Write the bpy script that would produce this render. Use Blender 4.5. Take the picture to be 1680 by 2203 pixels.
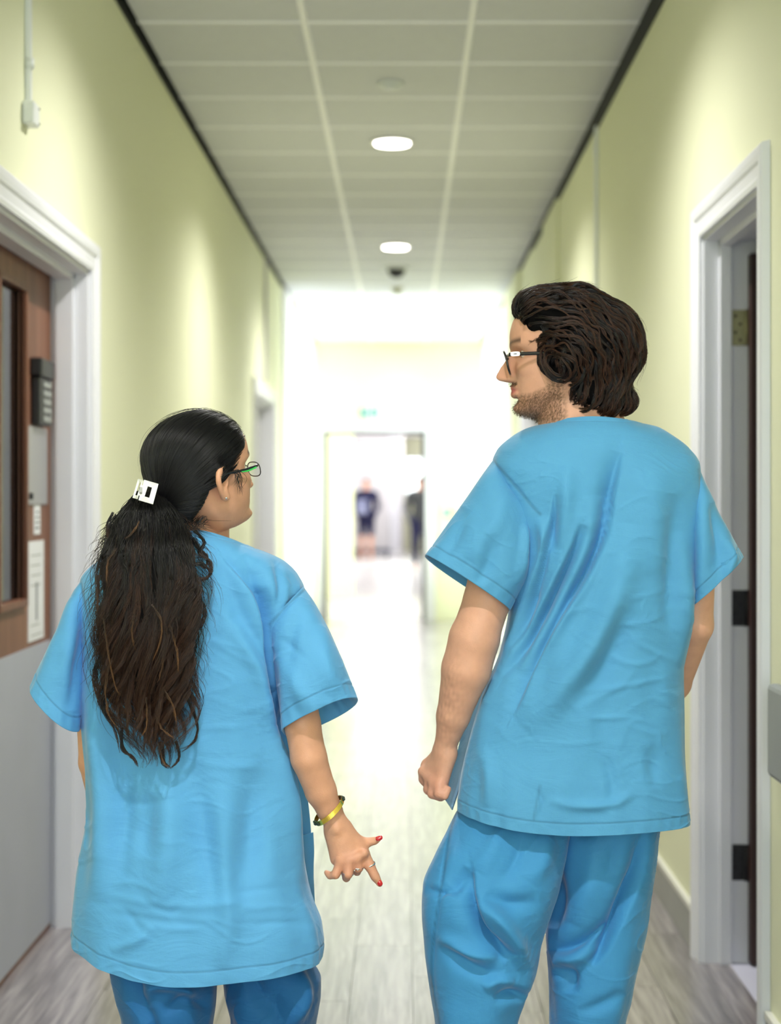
import bpy, bmesh, math, random, time
import numpy as np
from mathutils import Vector, Matrix
for _o in list(bpy.data.objects): bpy.data.objects.remove(_o, do_unlink=True)
SC = bpy.context.scene
COL = SC.collection
# ------------------------------------------------------------ camera, world, lights, exposure
F = 3734.0          # focal length in pixels of the 1680x2203 frame
CX, CY, CH = 870.0, 1075.0, 1.35     # vanishing point in the frame, camera height
cam_d = bpy.data.cameras.new('camera'); cam = bpy.data.objects.new('camera', cam_d); COL.objects.link(cam)
cam.location = (0, 0, CH); cam.rotation_euler = (math.pi/2, 0, 0)
cam_d.sensor_fit = 'VERTICAL'; cam_d.sensor_height = 31.471; cam_d.sensor_width = 24
cam_d.lens = F*31.471/2203.0
cam_d.shift_x = -(CX-840.0)/2203.0; cam_d.shift_y = (CY-1101.5)/2203.0
cam_d.dof.use_dof = True; cam_d.dof.focus_distance = 3.10; cam_d.dof.aperture_fstop = 2.6
cam_d.clip_start = 0.05; cam_d.clip_end = 200
SC.camera = cam
SC.view_settings.view_transform = 'Standard'; SC.view_settings.look = 'None'
SC.view_settings.gamma = 1.0; SC.view_settings.use_curve_mapping = False
SC.view_settings.exposure = 0.27
SC.cycles.max_bounces = 10; SC.cycles.diffuse_bounces = 6; SC.cycles.glossy_bounces = 4
SC.cycles.transparent_max_bounces = 16; SC.cycles.caustics_reflective = False; SC.cycles.caustics_refractive = False
SC.cycles.sample_clamp_indirect = 6
w = bpy.data.worlds.new('world'); SC.world = w; w.use_nodes = True
bg = w.node_tree.nodes['Background']; bg.inputs[0].default_value = (0.93, 0.97, 1.0, 1); bg.inputs[1].default_value = 4.0

def area_light(name, loc, rot, sx, sy, power, color=(1, 1, 1), spread=math.pi):
    d = bpy.data.lights.new(name, 'AREA'); d.shape = 'RECTANGLE'; d.size = sx; d.size_y = sy
    d.energy = power; d.color = color; d.spread = spread
    o = bpy.data.objects.new(name, d); COL.objects.link(o); o.location = loc; o.rotation_euler = rot
    return o
def spot(name, loc, power, cone, blend, color=(1, .97, .9), r=.06):
    d = bpy.data.lights.new(name, 'SPOT'); d.energy = power; d.spot_size = math.radians(cone); d.spot_blend = blend
    d.color = color; d.shadow_soft_size = r
    o = bpy.data.objects.new(name, d); COL.objects.link(o); o.location = loc
    return o
XL, XR, HC = -1.0, 0.87, 3.106      # wall faces and ceiling height
P_END = 19.4
# daylight through the far side windows; added fill behind camera and over the hall
area_light('window_fill_light', (XL-.35, 16.9, 1.75), (0, -math.pi/2, 0), 2.3, 4.2, 430, (.95, .98, 1))
area_light('window_fill_light', (XR+.35, 16.9, 1.75), (0, math.pi/2, 0), 2.3, 4.2, 430, (.95, .98, 1))
area_light('window_fill_light', (-.05, -3.25, 1.75), (math.radians(90), 0, 0), 1.7, 2.3, 85, (.88, .94, 1))  # added fill behind the camera, brightens the people's backs
area_light('hall_fill_light', (-.2, 21.8, 3.0), (0, 0, 0), 2.6, 2.6, 110, (1, 1, .96))
area_light('hall_fill_light', (-.2, 30, 2.9), (0, 0, 0), 1.6, 9, 160, (1, .99, .97))
area_light('hall_fill_light', (-.2, 39, 2.9), (math.radians(25), 0, 0), 1.6, 7, 200, (1, .99, .97))
LAMP_Y = [-2.0, 1.5, 5.0, 8.5, 12.0, 15.5]
LAMP_X = -.06

# ------------------------------------------------------------ helpers
def lin(r, g, b):
    f = lambda c: (c/255/12.92) if c/255 <= .04045 else ((c/255+.055)/1.055)**2.4
    return (f(r), f(g), f(b), 1)
def mat(name, rgb, rough=.5, spec=.5, metal=0, coat=0, noise=0, nscale=20, bump=0, bscale=200, stretch=(1, 1, 1), rgb2=None, emit=None, estr=0, sheen=0, alpha=1):
    m = bpy.data.materials.new(name); m.use_nodes = True; nt = m.node_tree; N = nt.nodes; L = nt.links
    b = N['Principled BSDF']; c = lin(*rgb)
    b.inputs['Base Color'].default_value = c; b.inputs['Roughness'].default_value = rough
    b.inputs['Specular IOR Level'].default_value = spec; b.inputs['Metallic'].default_value = metal
    b.inputs['Coat Weight'].default_value = coat; b.inputs['Sheen Weight'].default_value = sheen
    if emit: b.inputs['Emission Color'].default_value = lin(*emit); b.inputs['Emission Strength'].default_value = estr
    tc = N.new('ShaderNodeTexCoord'); mp = N.new('ShaderNodeMapping'); mp.inputs['Scale'].default_value = stretch
    L.new(tc.outputs['Object'], mp.inputs[0])
    if noise or rgb2:
        n = N.new('ShaderNodeTexNoise'); n.inputs['Scale'].default_value = nscale; n.inputs['Detail'].default_value = 5
        L.new(mp.outputs[0], n.inputs['Vector'])
        mx = N.new('ShaderNodeMix'); mx.data_type = 'RGBA'
        c2 = lin(*rgb2) if rgb2 else tuple(x*(1-noise) for x in c[:3])+(1,)
        mx.inputs[6].default_value = c; mx.inputs[7].default_value = c2
        L.new(n.outputs[0], mx.inputs[0]); L.new(mx.outputs[2], b.inputs['Base Color'])
    if bump:
        n2 = N.new('ShaderNodeTexNoise'); n2.inputs['Scale'].default_value = bscale; n2.inputs['Detail'].default_value = 3
        L.new(mp.outputs[0], n2.inputs['Vector'])
        bp = N.new('ShaderNodeBump'); bp.inputs['Strength'].default_value = bump; bp.inputs['Distance'].default_value = .002
        L.new(n2.outputs[0], bp.inputs['Height']); L.new(bp.outputs[0], b.inputs['Normal'])
    return m
def tag(o, label=None, cat=None, group=None, kind=None):
    if label: o['label'] = label
    if cat: o['category'] = cat
    if group: o['group'] = group
    if kind: o['kind'] = kind
    return o
def empty(name, loc=(0, 0, 0), parent=None):
    o = bpy.data.objects.new(name, None); COL.objects.link(o); o.location = loc; o.empty_display_size = .1
    if parent: o.parent = parent
    return o
def mesh_obj(name, verts, faces, m, parent=None, smooth=False, origin=None):
    me = bpy.data.meshes.new(name)
    v = np.asarray(verts, dtype=float)
    if origin is not None: v = v-np.asarray(origin)
    me.from_pydata(v.tolist(), [], [tuple(f) for f in faces]) if not isinstance(faces, np.ndarray) else fill_mesh(me, v, faces)
    me.update()
    if smooth: me.polygons.foreach_set('use_smooth', np.ones(len(me.polygons), bool))
    if m is not None: me.materials.append(m)
    o = bpy.data.objects.new(name, me); COL.objects.link(o)
    if origin is not None: o.location = origin
    if parent is not None:
        o.parent = parent
        # coordinates are given in world space; parents only ever translate
        q = parent; off = Vector((0, 0, 0))
        while q is not None: off += q.location; q = q.parent
        o.location = o.location-off
    return o
def fill_mesh(me, v, f):
    n, k = f.shape
    me.vertices.add(len(v)); me.vertices.foreach_set('co', v.astype(np.float32).ravel())
    me.loops.add(n*k); me.loops.foreach_set('vertex_index', f.astype(np.int32).ravel())
    me.polygons.add(n); me.polygons.foreach_set('loop_start', (np.arange(n)*k).astype(np.int32))
    me.update(calc_edges=True)
def boxgeo(bs, bev=0):
    V = []; Fc = []
    for (x0, x1, y0, y1, z0, z1) in bs:
        if bev:
            bm = bmesh.new(); bmesh.ops.create_cube(bm, size=1)
            for v in bm.verts: v.co = Vector(((x0+x1)/2+v.co.x*(x1-x0), (y0+y1)/2+v.co.y*(y1-y0), (z0+z1)/2+v.co.z*(z1-z0)))
            bmesh.ops.bevel(bm, geom=bm.edges[:], offset=bev, segments=2, affect='EDGES', profile=.5)
            o = len(V); bm.verts.index_update(); V += [tuple(v.co) for v in bm.verts]; Fc += [tuple(o+v.index for v in f.verts) for f in bm.faces]; bm.free()
        else:
            o = len(V)
            V += [(x0, y0, z0), (x1, y0, z0), (x1, y1, z0), (x0, y1, z0), (x0, y0, z1), (x1, y0, z1), (x1, y1, z1), (x0, y1, z1)]
            Fc += [(o, o+3, o+2, o+1), (o+4, o+5, o+6, o+7), (o, o+1, o+5, o+4), (o+1, o+2, o+6, o+5), (o+2, o+3, o+7, o+6), (o+3, o, o+4, o+7)]
    return V, Fc
def boxes(name, bs, m, parent=None, bev=0):
    V, Fc = boxgeo(bs, bev); a = np.array(V); c = (a.min(0)+a.max(0))/2
    return mesh_obj(name, V, Fc, m, parent, origin=c)
def lathe(name, c, prof, m, parent=None, seg=32, axis='z', smooth=True):
    V = []; Fc = []; n = len(prof)
    for (r, h) in prof:
        for k in range(seg):
            a = 2*math.pi*k/seg
            p = (r*math.cos(a), r*math.sin(a), h)
            if axis == 'y': p = (p[0], h, p[1])
            if axis == 'x': p = (h, p[0], p[1])
            V.append((c[0]+p[0], c[1]+p[1], c[2]+p[2]))
    for i in range(n-1):
        for k in range(seg):
            k2 = (k+1) % seg; Fc.append((i*seg+k, i*seg+k2, (i+1)*seg+k2, (i+1)*seg+k))
    Fc.append(tuple(range(seg))[::-1]); Fc.append(tuple((n-1)*seg+k for k in range(seg)))
    return mesh_obj(name, V, Fc, m, parent, smooth=smooth, origin=c)

# ------------------------------------------------------------ materials
M = {}
M['wall'] = mat('wall_paint', (228, 230, 198), .62, .35, noise=.05, nscale=1.2, bump=.15, bscale=220)
M['wallend'] = mat('wall_paint_end', (236, 238, 205), .6, .35, noise=.04, nscale=1.2, bump=.1)
M['white'] = mat('white_gloss_paint', (226, 227, 232), .38, .45, noise=.05, nscale=6)
M['tile'] = mat('ceiling_tile', (222, 224, 230), .9, .2, noise=.07, nscale=14, bump=.4, bscale=300)
M['tbar'] = mat('ceiling_grid', (252, 252, 252), .45, .4)
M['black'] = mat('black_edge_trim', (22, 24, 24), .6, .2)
M['plastic'] = mat('white_plastic', (222, 226, 224), .4, .5)
M['grey_plastic'] = mat('grey_rail_vinyl', (136, 142, 146), .45, .4, noise=.06, nscale=30)
M['skirt'] = mat('grey_skirting_vinyl', (168, 168, 166), .55, .4, noise=.35, nscale=9, rgb2=(140, 140, 136))
M['cap'] = mat('skirting_cap', (214, 214, 206), .5, .4)
M['darkmetal'] = mat('dark_hinge_metal', (52, 52, 54), .45, .5, metal=.6, noise=.2, nscale=40)
M['brass'] = mat('dull_brass', (176, 172, 130), .4, .5, metal=.5, noise=.3, nscale=60)
M['steel'] = mat('satin_steel', (176, 176, 178), .35, .5, metal=.6)
M['kick'] = mat('grey_kick_plate', (172, 176, 188), .5, .4, noise=.12, nscale=5)
M['darkdoor'] = mat('dark_brown_door', (60, 40, 36), .5, .4, noise=.2, nscale=6, stretch=(8, 8, .6))
M['leafgrey'] = mat('grey_door_paint', (186, 184, 186), .5, .4)
M['glass'] = mat('pane', (230, 240, 240), .05, .5)
M['blackpl'] = mat('black_plastic', (26, 28, 29), .4, .5)
M['key'] = mat('grey_keys', (160, 164, 160), .5, .4)
M['paper'] = mat('paper', (226, 228, 230), .8, .2, noise=.03)
M['ink'] = mat('print_ink', (72, 84, 92), .8, .2)
M['palefloor'] = mat('pale_vinyl', (205, 205, 222), .5, .4)
M['green'] = mat('sign_green', (20, 140, 140), .5, .4)
M['blind'] = mat('white_blind', (246, 248, 255), .6, .3)
M['lamp'] = mat('lamp_diffuser', (255, 255, 255), .5, emit=(255, 250, 240), estr=9)
M['hallgrey'] = mat('hall_grey_paint', (214, 212, 212), .7, .3)
M['rubber'] = mat('rubber', (40, 40, 42), .7, .2)
M['navy'] = mat('navy_cloth', (34, 34, 62), .8, .2)
M['shoe'] = mat('white_leather', (220, 220, 218), .5, .4)
def glass_mat():
    m = bpy.data.materials.new('clear_pane'); m.use_nodes = True; nt = m.node_tree; N = nt.nodes; L = nt.links
    N.remove(N['Principled BSDF']); g = N.new('ShaderNodeBsdfGlossy'); g.inputs['Roughness'].default_value = .03
    t = N.new('ShaderNodeBsdfTransparent'); t.inputs[0].default_value = (.96, .98, .97, 1)
    mx = N.new('ShaderNodeMixShader'); fr = N.new('ShaderNodeFresnel'); fr.inputs[0].default_value = 1.45
    L.new(fr.outputs[0], mx.inputs[0]); L.new(t.outputs[0], mx.inputs[1]); L.new(g.outputs[0], mx.inputs[2])
    L.new(mx.outputs[0], N['Material Output'].inputs[0]); return m
M['pane'] = glass_mat()
def wood_mat(name, a, b2, rough, axis='z', scale=5., coat=0, rand=True, spec=.5):
    """wood grain stretched along one axis; every plank gets its own shade"""
    m = bpy.data.materials.new(name); m.use_nodes = True; nt = m.node_tree; N = nt.nodes; L = nt.links
    b = N['Principled BSDF']; b.inputs['Roughness'].default_value = rough; b.inputs['Coat Weight'].default_value = coat
    b.inputs['Specular IOR Level'].default_value = spec
    b.inputs['Coat Roughness'].default_value = .2
    tc = N.new('ShaderNodeTexCoord'); mp = N.new('ShaderNodeMapping'); L.new(tc.outputs['Object'], mp.inputs[0])
    mp.inputs['Scale'].default_value = {'z': (6, 6, .35), 'y': (11, .6, 11)}[axis]
    oi = N.new('ShaderNodeObjectInfo')
    if rand:
        va = N.new('ShaderNodeVectorMath'); va.operation = 'SCALE'; va.inputs[0].default_value = (37, 17, 11); L.new(oi.outputs['Random'], va.inputs[3])
        L.new(va.outputs[0], mp.inputs['Location'])
    n = N.new('ShaderNodeTexNoise'); n.inputs['Scale'].default_value = scale; n.inputs['Detail'].default_value = 8; n.inputs['Distortion'].default_value = .6
    L.new(mp.outputs[0], n.inputs['Vector'])
    r = N.new('ShaderNodeValToRGB'); r.color_ramp.elements[0].position = .33; r.color_ramp.elements[1].position = .68
    r.color_ramp.elements[0].color = lin(*a); r.color_ramp.elements[1].color = lin(*b2); L.new(n.outputs[0], r.inputs[0])
    hs = N.new('ShaderNodeHueSaturation'); L.new(r.outputs[0], hs.inputs['Color'])
    if rand:
        mr = N.new('ShaderNodeMapRange'); mr.inputs[3].default_value = .72; mr.inputs[4].default_value = 1.25
        L.new(oi.outputs['Random'], mr.inputs[0]); L.new(mr.outputs[0], hs.inputs['Value'])
    L.new(hs.outputs[0], b.inputs['Base Color'])
    bp = N.new('ShaderNodeBump'); bp.inputs['Strength'].default_value = .25; bp.inputs['Distance'].default_value = .001
    L.new(n.outputs[0], bp.inputs['Height']); L.new(bp.outputs[0], b.inputs['Normal'])
    return m
M['plank'] = wood_mat('floor_plank', (102, 96, 100), (160, 153, 154), .28, 'y', 5, coat=.7)
M['woodleaf'] = wood_mat('door_veneer', (104, 66, 48), (140, 96, 72), .5, 'z', 4, rand=False)
M['woodbead'] = wood_mat('door_bead', (96, 54, 36), (124, 76, 52), .45, 'z', 5, rand=False)

# ------------------------------------------------------------ the shell
YB = -3.0
fl = boxes('floor', [(-1.3, 1.0, YB, P_END, -.12, -.006)], M['rubber']); tag(fl, kind='structure')
pw, plen = .1705, .93
pm = {}
random.seed(4)
ncol = int(math.ceil((XR-XL)/pw)); x0 = XL
for i in range(ncol):
    xa = XL+i*pw; xb = min(xa+pw, XR)
    off = (i*.37) % 1*plen
    y = 1.4-off
    while y < P_END:
        ya, yb = max(y, 1.4), min(y+plen, P_END)
        if yb-ya > .05:
            o = boxes('plank', [(xa+.0008, xb-.0008, ya+.0008, yb-.0008, -.006, 0)], M['plank'], fl)
        y += plen
boxes('floor_slab', [(XL, XR, YB, 1.4, -.006, 0)], M['plank'], fl)
boxes('floor_slab', [(XL-.16, XL, 4.3, 5.6, -.006, 0), (XR, XR+.085, 4.1, 5.2, -.006, 0), (XL-.16, XL, 11.4, 13.3, -.006, 0), (XR, XR+.16, 10.9, 12.8, -.006, 0)], M['plank'], fl)
# ceiling of loose tiles in a grid
ce = boxes('ceiling', [(-1.2, 1.2, YB, 24.2, 3.16, 3.3)], M['white']); tag(ce, kind='structure')
XT = [-.981, -.3675, .245, .868]
g0 = 6.385-.6*16
for k in range(60):
    ya = g0+.6*k; yb = ya+.6
    if ya > P_END: break
    yb = min(yb, P_END)
    if ya < YB: continue
    for j in range(3):
        boxes('ceiling_tile', [(XT[j]+.003, XT[j+1]-.003, ya+.004, yb-.004, 3.108, 3.122)], M['tile'], ce)
bars = [(XT[j]-.012, XT[j]+.012, YB, P_END, 3.100, 3.1075) for j in (1, 2)]
for b in bars: boxes('ceiling_grid_bar', [b], M['tbar'], ce)
k = 0
while g0+.6*k < P_END:
    y = g0+.6*k
    if y > YB: boxes('ceiling_grid_bar', [(XT[0], XT[3], y-.008, y+.008, 3.103, 3.1078)], M['tbar'], ce)
    k += 1
def wall_side(name, xa, xb, openings, y0, y1):
    """openings: (ya, yb, za, zb)"""
    bs = []; y = y0
    for (ya, yb, za, zb) in sorted(openings):
        bs.append((xa, xb, y, ya, 0, 3.16))
        if za > 0: bs.append((xa, xb, ya, yb, 0, za))
        bs.append((xa, xb, ya, yb, zb, 3.16)); y = yb
    bs.append((xa, xb, y, y1, 0, 3.16))
    o = boxes(name, bs, M['wall']); tag(o, kind='structure'); return o
D1 = (4.08, 5.50, 0, 2.075)      # left door
D2 = (4.22, 5.06, 0, 2.115)      # right open door
D3 = (11.5, 13.2, 0, 2.07)       # far left door
D4 = (11.0, 12.7, 0, 2.0)        # far right door
WN = (15.0, 18.9, .75, 2.75)     # side windows
wl = wall_side('wall_left', XL-.16, XL, [D1, D3, WN], YB, P_END)
wr = wall_side('wall_right', XR, XR+.16, [D2, D4, WN], YB, P_END)
we = boxes('wall_end', [(XL-.16, -.895, P_END, P_END+.15, 0, 3.16), (.225, XR+.16, P_END, P_END+.15, 0, 3.16), (-.895, .225, P_END, P_END+.15, 2.11, 3.16)], M['wallend']); tag(we, kind='structure')
wb = boxes('wall_back', [(XL-.16, -.9, YB-.15, YB, 0, 3.16), (.8, XR+.16, YB-.15, YB, 0, 3.16), (-.9, .8, YB-.15, YB, 0, .6), (-.9, .8, YB-.15, YB, 2.9, 3.16)], M['wall']); tag(wb, kind='structure')
def window(name, axis, pos, a0, a1, z0, z1, n):
    """frame with n lights in the plane axis=pos"""
    r = empty(name, (pos, (a0+a1)/2, z0) if axis == 'x' else ((a0+a1)/2, pos, z0)); tag(r, kind='structure')
    def bx(nm, u0, u1, c0, c1, d, m):
        b = (pos-d, pos+d, u0, u1, c0, c1) if axis == 'x' else (u0, u1, pos-d, pos+d, c0, c1)
        return boxes(nm, [b], m, r)
    f = .05
    bx('window_frame', a0, a1, z0, z0+f, .03, M['white']); bx('window_frame', a0, a1, z1-f, z1, .03, M['white'])
    st = (a1-a0)/n
    for i in range(n+1):
        c = a0+st*i; c0 = max(a0, c-f/2); c1 = min(a1, c+f/2)
        bx('mullion', c0, c1, z0+f, z1-f, .03, M['white'])
        if i < n: bx('pane', c+f/2, c+st-f/2, z0+f, z1-f, .003, M['pane'])
    return r
window('window_1', 'x', XL-.09, WN[0], WN[1], WN[2], WN[3], 4)
window('window_2', 'x', XR+.09, WN[0], WN[1], WN[2], WN[3], 4)
window('fill_window', 'y', YB-.08, -.9, .8, .6, 2.9, 2)  # unseen window added in the back wall to hold the fill light
# black shadow trim under the ceiling edge
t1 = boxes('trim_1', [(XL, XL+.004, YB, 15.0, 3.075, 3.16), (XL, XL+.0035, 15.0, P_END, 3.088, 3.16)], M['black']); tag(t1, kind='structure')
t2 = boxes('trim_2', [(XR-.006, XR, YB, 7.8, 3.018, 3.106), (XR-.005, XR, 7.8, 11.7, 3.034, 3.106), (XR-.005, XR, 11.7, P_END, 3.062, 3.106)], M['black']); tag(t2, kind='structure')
# skirting
def skirting(name, side, segs):
    bs = []; cp = []
    for (ya, yb) in segs:
        if side == 'l': bs.append((XL, XL+.012, ya, yb, 0, .118)); cp.append((XL, XL+.016, ya, yb, .118, .136))
        else: bs.append((XR-.012, XR, ya, yb, 0, .118)); cp.append((XR-.016, XR, ya, yb, .118, .136))
    o = boxes(name, bs, M['skirt']); tag(o, kind='structure'); boxes('skirting_cap', cp, M['cap'], o)
skirting('baseboard_left', 'l', [(YB, D1[0]-.1), (D1[1]+.1, D3[0]-.1), (D3[1]+.1, P_END)])
skirting('baseboard_right', 'r', [(YB, D2[0]-.1), (D2[1]+.1, D4[0]-.1), (D4[1]+.1, P_END)])
# shallow piers on the right wall
p1 = boxes('trim_3', [(XR-.02, XR, 9.75, 10.7, 0, 3.04)], M['wall'], bev=.004); tag(p1, kind='structure')
p2 = boxes('trim_4', [(XR-.035, XR, 12.9, 14.6, 0, 3.06)], M['wall'], bev=.004); tag(p2, kind='structure')
p3 = boxes('trim_5', [(XL, XL+.03, 14.1, 14.9, 0, 3.08)], M['white'], bev=.004); tag(p3, kind='structure')

# ------------------------------------------------------------ doors
def architrave(parent, side, ya, yb, zt, wd=.092, wh=.09):
    """moulded architrave: mitred profile swept round three sides; profile (across, proud)"""
    prof = [(0, 0), (0, .012), (.012, .016), (.02, .013), (.045, .015), (.052, .021), (.066, .024), (.08, .024), (.088, .019), (.092, .0)]
    sg = 1 if side == 'l' else -1; xw = XL if side == 'l' else XR
    V = []; Fc = []; n = len(prof)
    for (y, z, dy, dz) in [(ya, 0, -1, 0), (ya, zt, -1, 1), (yb, zt, 1, 1), (yb, 0, 1, 0)]:
        for (a, p) in prof: V.append((xw+sg*p, y+dy*a, z+dz*a))
    for i in range(3):
        for j in range(n-1):
            a, b, c, d = i*n+j, i*n+j+1, (i+1)*n+j+1, (i+1)*n+j
            Fc.append((a, b, c, d) if side == 'l' else (a, d, c, b))
    return mesh_obj('architrave', V, Fc, M['white'], parent, origin=(xw, (ya+yb)/2, zt/2))
def lining(parent, side, ya, yb, zt, stopx, leafx, outx):
    """jamb lining with a proud stop, then the rebate the leaf closes into"""
    s = 1 if side == 'l' else -1; xw = XL if side == 'l' else XR
    def bb(x0, x1, y0, y1, z0, z1): return (min(x0, x1), max(x0, x1), y0, y1, z0, z1)
    bs = [bb(xw, stopx, ya, ya+.012, 0, zt), bb(xw, stopx, yb-.012, yb, 0, zt), bb(xw, stopx, ya, yb, zt-.012, zt),
          bb(stopx, leafx, ya, ya+.03, 0, zt), bb(stopx, leafx, yb-.03, yb, 0, zt), bb(stopx, leafx, ya, yb, zt-.03, zt),
          bb(leafx, outx, ya, ya+.010, 0, zt), bb(leafx, outx, yb-.010, yb, 0, zt), bb(leafx, outx, ya, yb, zt-.010, zt)]
    return boxes('door_frame', bs, M['white'], parent, bev=.0015)
# left door: veneer leaf with vision panel, grey kick plate, keypad lock
d1 = empty('door_1', (XL-.14, (D1[0]+D1[1])/2, 0)); tag(d1, kind='structure')
architrave(d1, 'l', D1[0], D1[1], D1[3])
lining(d1, 'l', D1[0], D1[1], D1[3], XL-.045, XL-.1, XL-.17)
LX = XL-.118                      # leaf face
V1 = (4.76, 5.08, 1.06, 1.96)
leafb = [(LX-.044, LX, D1[0]+.012, V1[0], .005, 2.06), (LX-.044, LX, V1[1], D1[1]-.012, .005, 2.06), (LX-.044, LX, V1[0], V1[1], .005, V1[2]), (LX-.044, LX, V1[0], V1[1], V1[3], 2.06)]
boxes('leaf', leafb, M['woodleaf'], d1)
bd = .022
bead = boxes('glazing_bead', [(LX-.01, LX+.014, V1[0]-bd, V1[0], V1[2]-bd, V1[3]+bd), (LX-.01, LX+.014, V1[1], V1[1]+bd, V1[2]-bd, V1[3]+bd),
       (LX-.01, LX+.014, V1[0], V1[1], V1[2]-bd, V1[2]), (LX-.01, LX+.014, V1[0], V1[1], V1[3], V1[3]+bd)], M['woodbead'], d1, bev=.003)
boxes('pane', [(LX-.014, LX-.011, V1[0], V1[1], V1[2], V1[3])], M['pane'], d1)
boxes('blind', [(LX-.026, LX-.02, V1[0], V1[0]+.23, V1[2], V1[3])], M['blind'], d1)
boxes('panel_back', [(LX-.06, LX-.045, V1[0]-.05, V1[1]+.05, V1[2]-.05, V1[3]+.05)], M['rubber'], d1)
boxes('kick_plate', [(LX, LX+.003, D1[0]+.02, D1[1]-.016, .02, .91)], M['kick'], d1)
kl = boxes('keypad_lock', [(LX, LX+.028, 5.19, 5.365, 1.575, 1.72)], M['blackpl'], d1, bev=.006)
boxes('lock_housing', [(LX, LX+.036, 5.18, 5.37, 1.72, 1.775)], M['blackpl'], kl, bev=.006)
for i in range(5):
    for j in range(2):
        boxes('key', [(LX+.028, LX+.031, 5.245+.055*j, 5.29+.055*j, 1.587+.026*i, 1.603+.026*i)], M['key'], kl, bev=.001)
boxes('steel_plate', [(LX, LX+.006, 5.13, 5.41, 1.335, 1.57)], M['steel'], d1, bev=.002)
boxes('key_slot', [(LX+.006, LX+.014, 5.15, 5.165, 1.35, 1.37)], M['darkmetal'], d1)
lb = boxes('paper_label', [(LX, LX+.002, 5.23, 5.32, 1.245, 1.335)], M['paper']); tag(lb, 'small white printed label under the steel plate on the brown door', 'label')
for i in range(4): boxes('print', [(LX+.002, LX+.0025, 5.245+.004*i, 5.305-.003*i, 1.262+.016*i, 1.267+.016*i)], M['ink'], lb)
nt_ = boxes('paper_notice', [(LX, LX+.0025, 5.15, 5.37, .925, 1.225)], M['paper']); tag(nt_, 'tall white paper notice low on the brown door above the grey plate', 'notice')
boxes('print', [(LX+.0025, LX+.003, 5.255, 5.272, .985, 1.10)], M['ink'], nt_)
random.seed(2)
for i in range(9):
    a = 5.18+.01*random.random(); z = .94+.03*i
    if i in (2, 3, 4): continue
    boxes('print', [(LX+.0025, LX+.0029, a, a+.12+.04*random.random(), z, z+.004)], M['key'], nt_)
pn = boxes('push_plate', [(LX, LX+.004, 4.62, 4.69, 1.25, 1.62)], M['steel'], d1)
# right door standing open into a side room
d2 = empty('door_2', (XR+.1, D2[1], 0)); tag(d2, kind='structure')
architrave(d2, 'r', D2[0], D2[1], D2[3])
lining(d2, 'r', D2[0], D2[1], D2[3], XR+.045, XR+.078, XR+.16)
lf = boxes('leaf', [(XR+.128, XR+.93, 5.000, 5.044, .01, 2.06)], M['darkdoor'], d2, bev=.002)
boxes('kick_plate', [(XR+.165, XR+.92, 4.9965, 5.000, .02, .33)], M['kick'], lf)
for i, (z, mm) in enumerate([(1.85, M['brass']), (1.035, M['darkmetal']), (.295, M['darkmetal'])]):
    hg = boxes('hinge', [(XR+.083, XR+.118, 5.046, 5.0505, z-.052, z+.052)], mm, d2, bev=.001)
    lathe('hinge_knuckle', (XR+.123, 5.043, z), [(.006, -.052), (.006, .052)], mm, hg, 12)
    for (a, b) in [(.092, .034), (.106, .01), (.092, -.014), (.106, -.036)]:
        lathe('screw', (XR+a, 5.0458, z+b), [(.004, -.0012), (.004, 0)], M['rubber'], hg, 10, axis='y')
# side room behind it
sr = boxes('wall_side_room', [(XR+.16, 2.7, 5.75, 5.85, 0, 3.16), (2.7, 2.8, 3.0, 5.85, 0, 3.16), (XR+.16, 2.8, 2.9, 3.0, 0, 3.16), (XR+.16, 2.8, 2.9, 5.85, 2.75, 2.85)], M['hallgrey']); tag(sr, kind='structure')
f2 = boxes('floor_side_room', [(XR+.075, 2.7, 3.0, 5.75, -.02, .002)], M['palefloor']); tag(f2, kind='structure')
# far doors
def far_door(name, side, D, leafm):
    x = XL if side == 'l' else XR; s = -1 if side == 'l' else 1
    d = empty(name, (x+s*.12, (D[0]+D[1])/2, 0)); tag(d, kind='structure')
    architrave(d, side, D[0], D[1], D[3])
    lining(d, side, D[0], D[1], D[3], x+s*.045, x+s*.1, x+s*.17)
    a, b = sorted((x+s*.1, x+s*.14)); m = (D[0]+D[1])/2
    for (u0, u1) in ((D[0]+.012, m-.002), (m+.002, D[1]-.012)):
        l = boxes('leaf', [(a, b, u0, u1, .005, D[3]-.015)], leafm, d, bev=.002)
        fx = b if s < 0 else a
        q = sorted((fx, fx-s*.004)); boxes('push_plate', [(q[0], q[1], m-.14 if u0 < m-.3 else m+.04, m-.04 if u0 < m-.3 else m+.14, 1.0, 1.3)], M['steel'], l)
    return d
far_door('door_3', 'l', D3, M['leafgrey'])
far_door('door_4', 'r', D4, M['leafgrey'])
# end doorway: dark edged frame in the end wall
d5 = empty('door_5', (-.335, P_END, 0)); tag(d5, kind='structure')
boxes('door_frame', [(-.905, -.865, P_END-.02, P_END+.17, 0, 2.1), (.195, .235, P_END-.02, P_END+.17, 0, 2.1), (-.905, .235, P_END-.02, P_END+.17, 2.085, 2.115)], mat('frame_grey', (40, 38, 44), .5), d5)
boxes('architrave', [(-.99, -.905, P_END-.018, P_END, 0, 2.112), (.235, .345, P_END-.018, P_END, 0, 2.112), (-.99, .345, P_END-.018, P_END, 2.115, 2.2)], M['white'], d5, bev=.004)
lfe = boxes('leaf', [(.236, .28, P_END+.17, P_END+1.05, .01, 2.06)], M['leafgrey'], d5)

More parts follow.
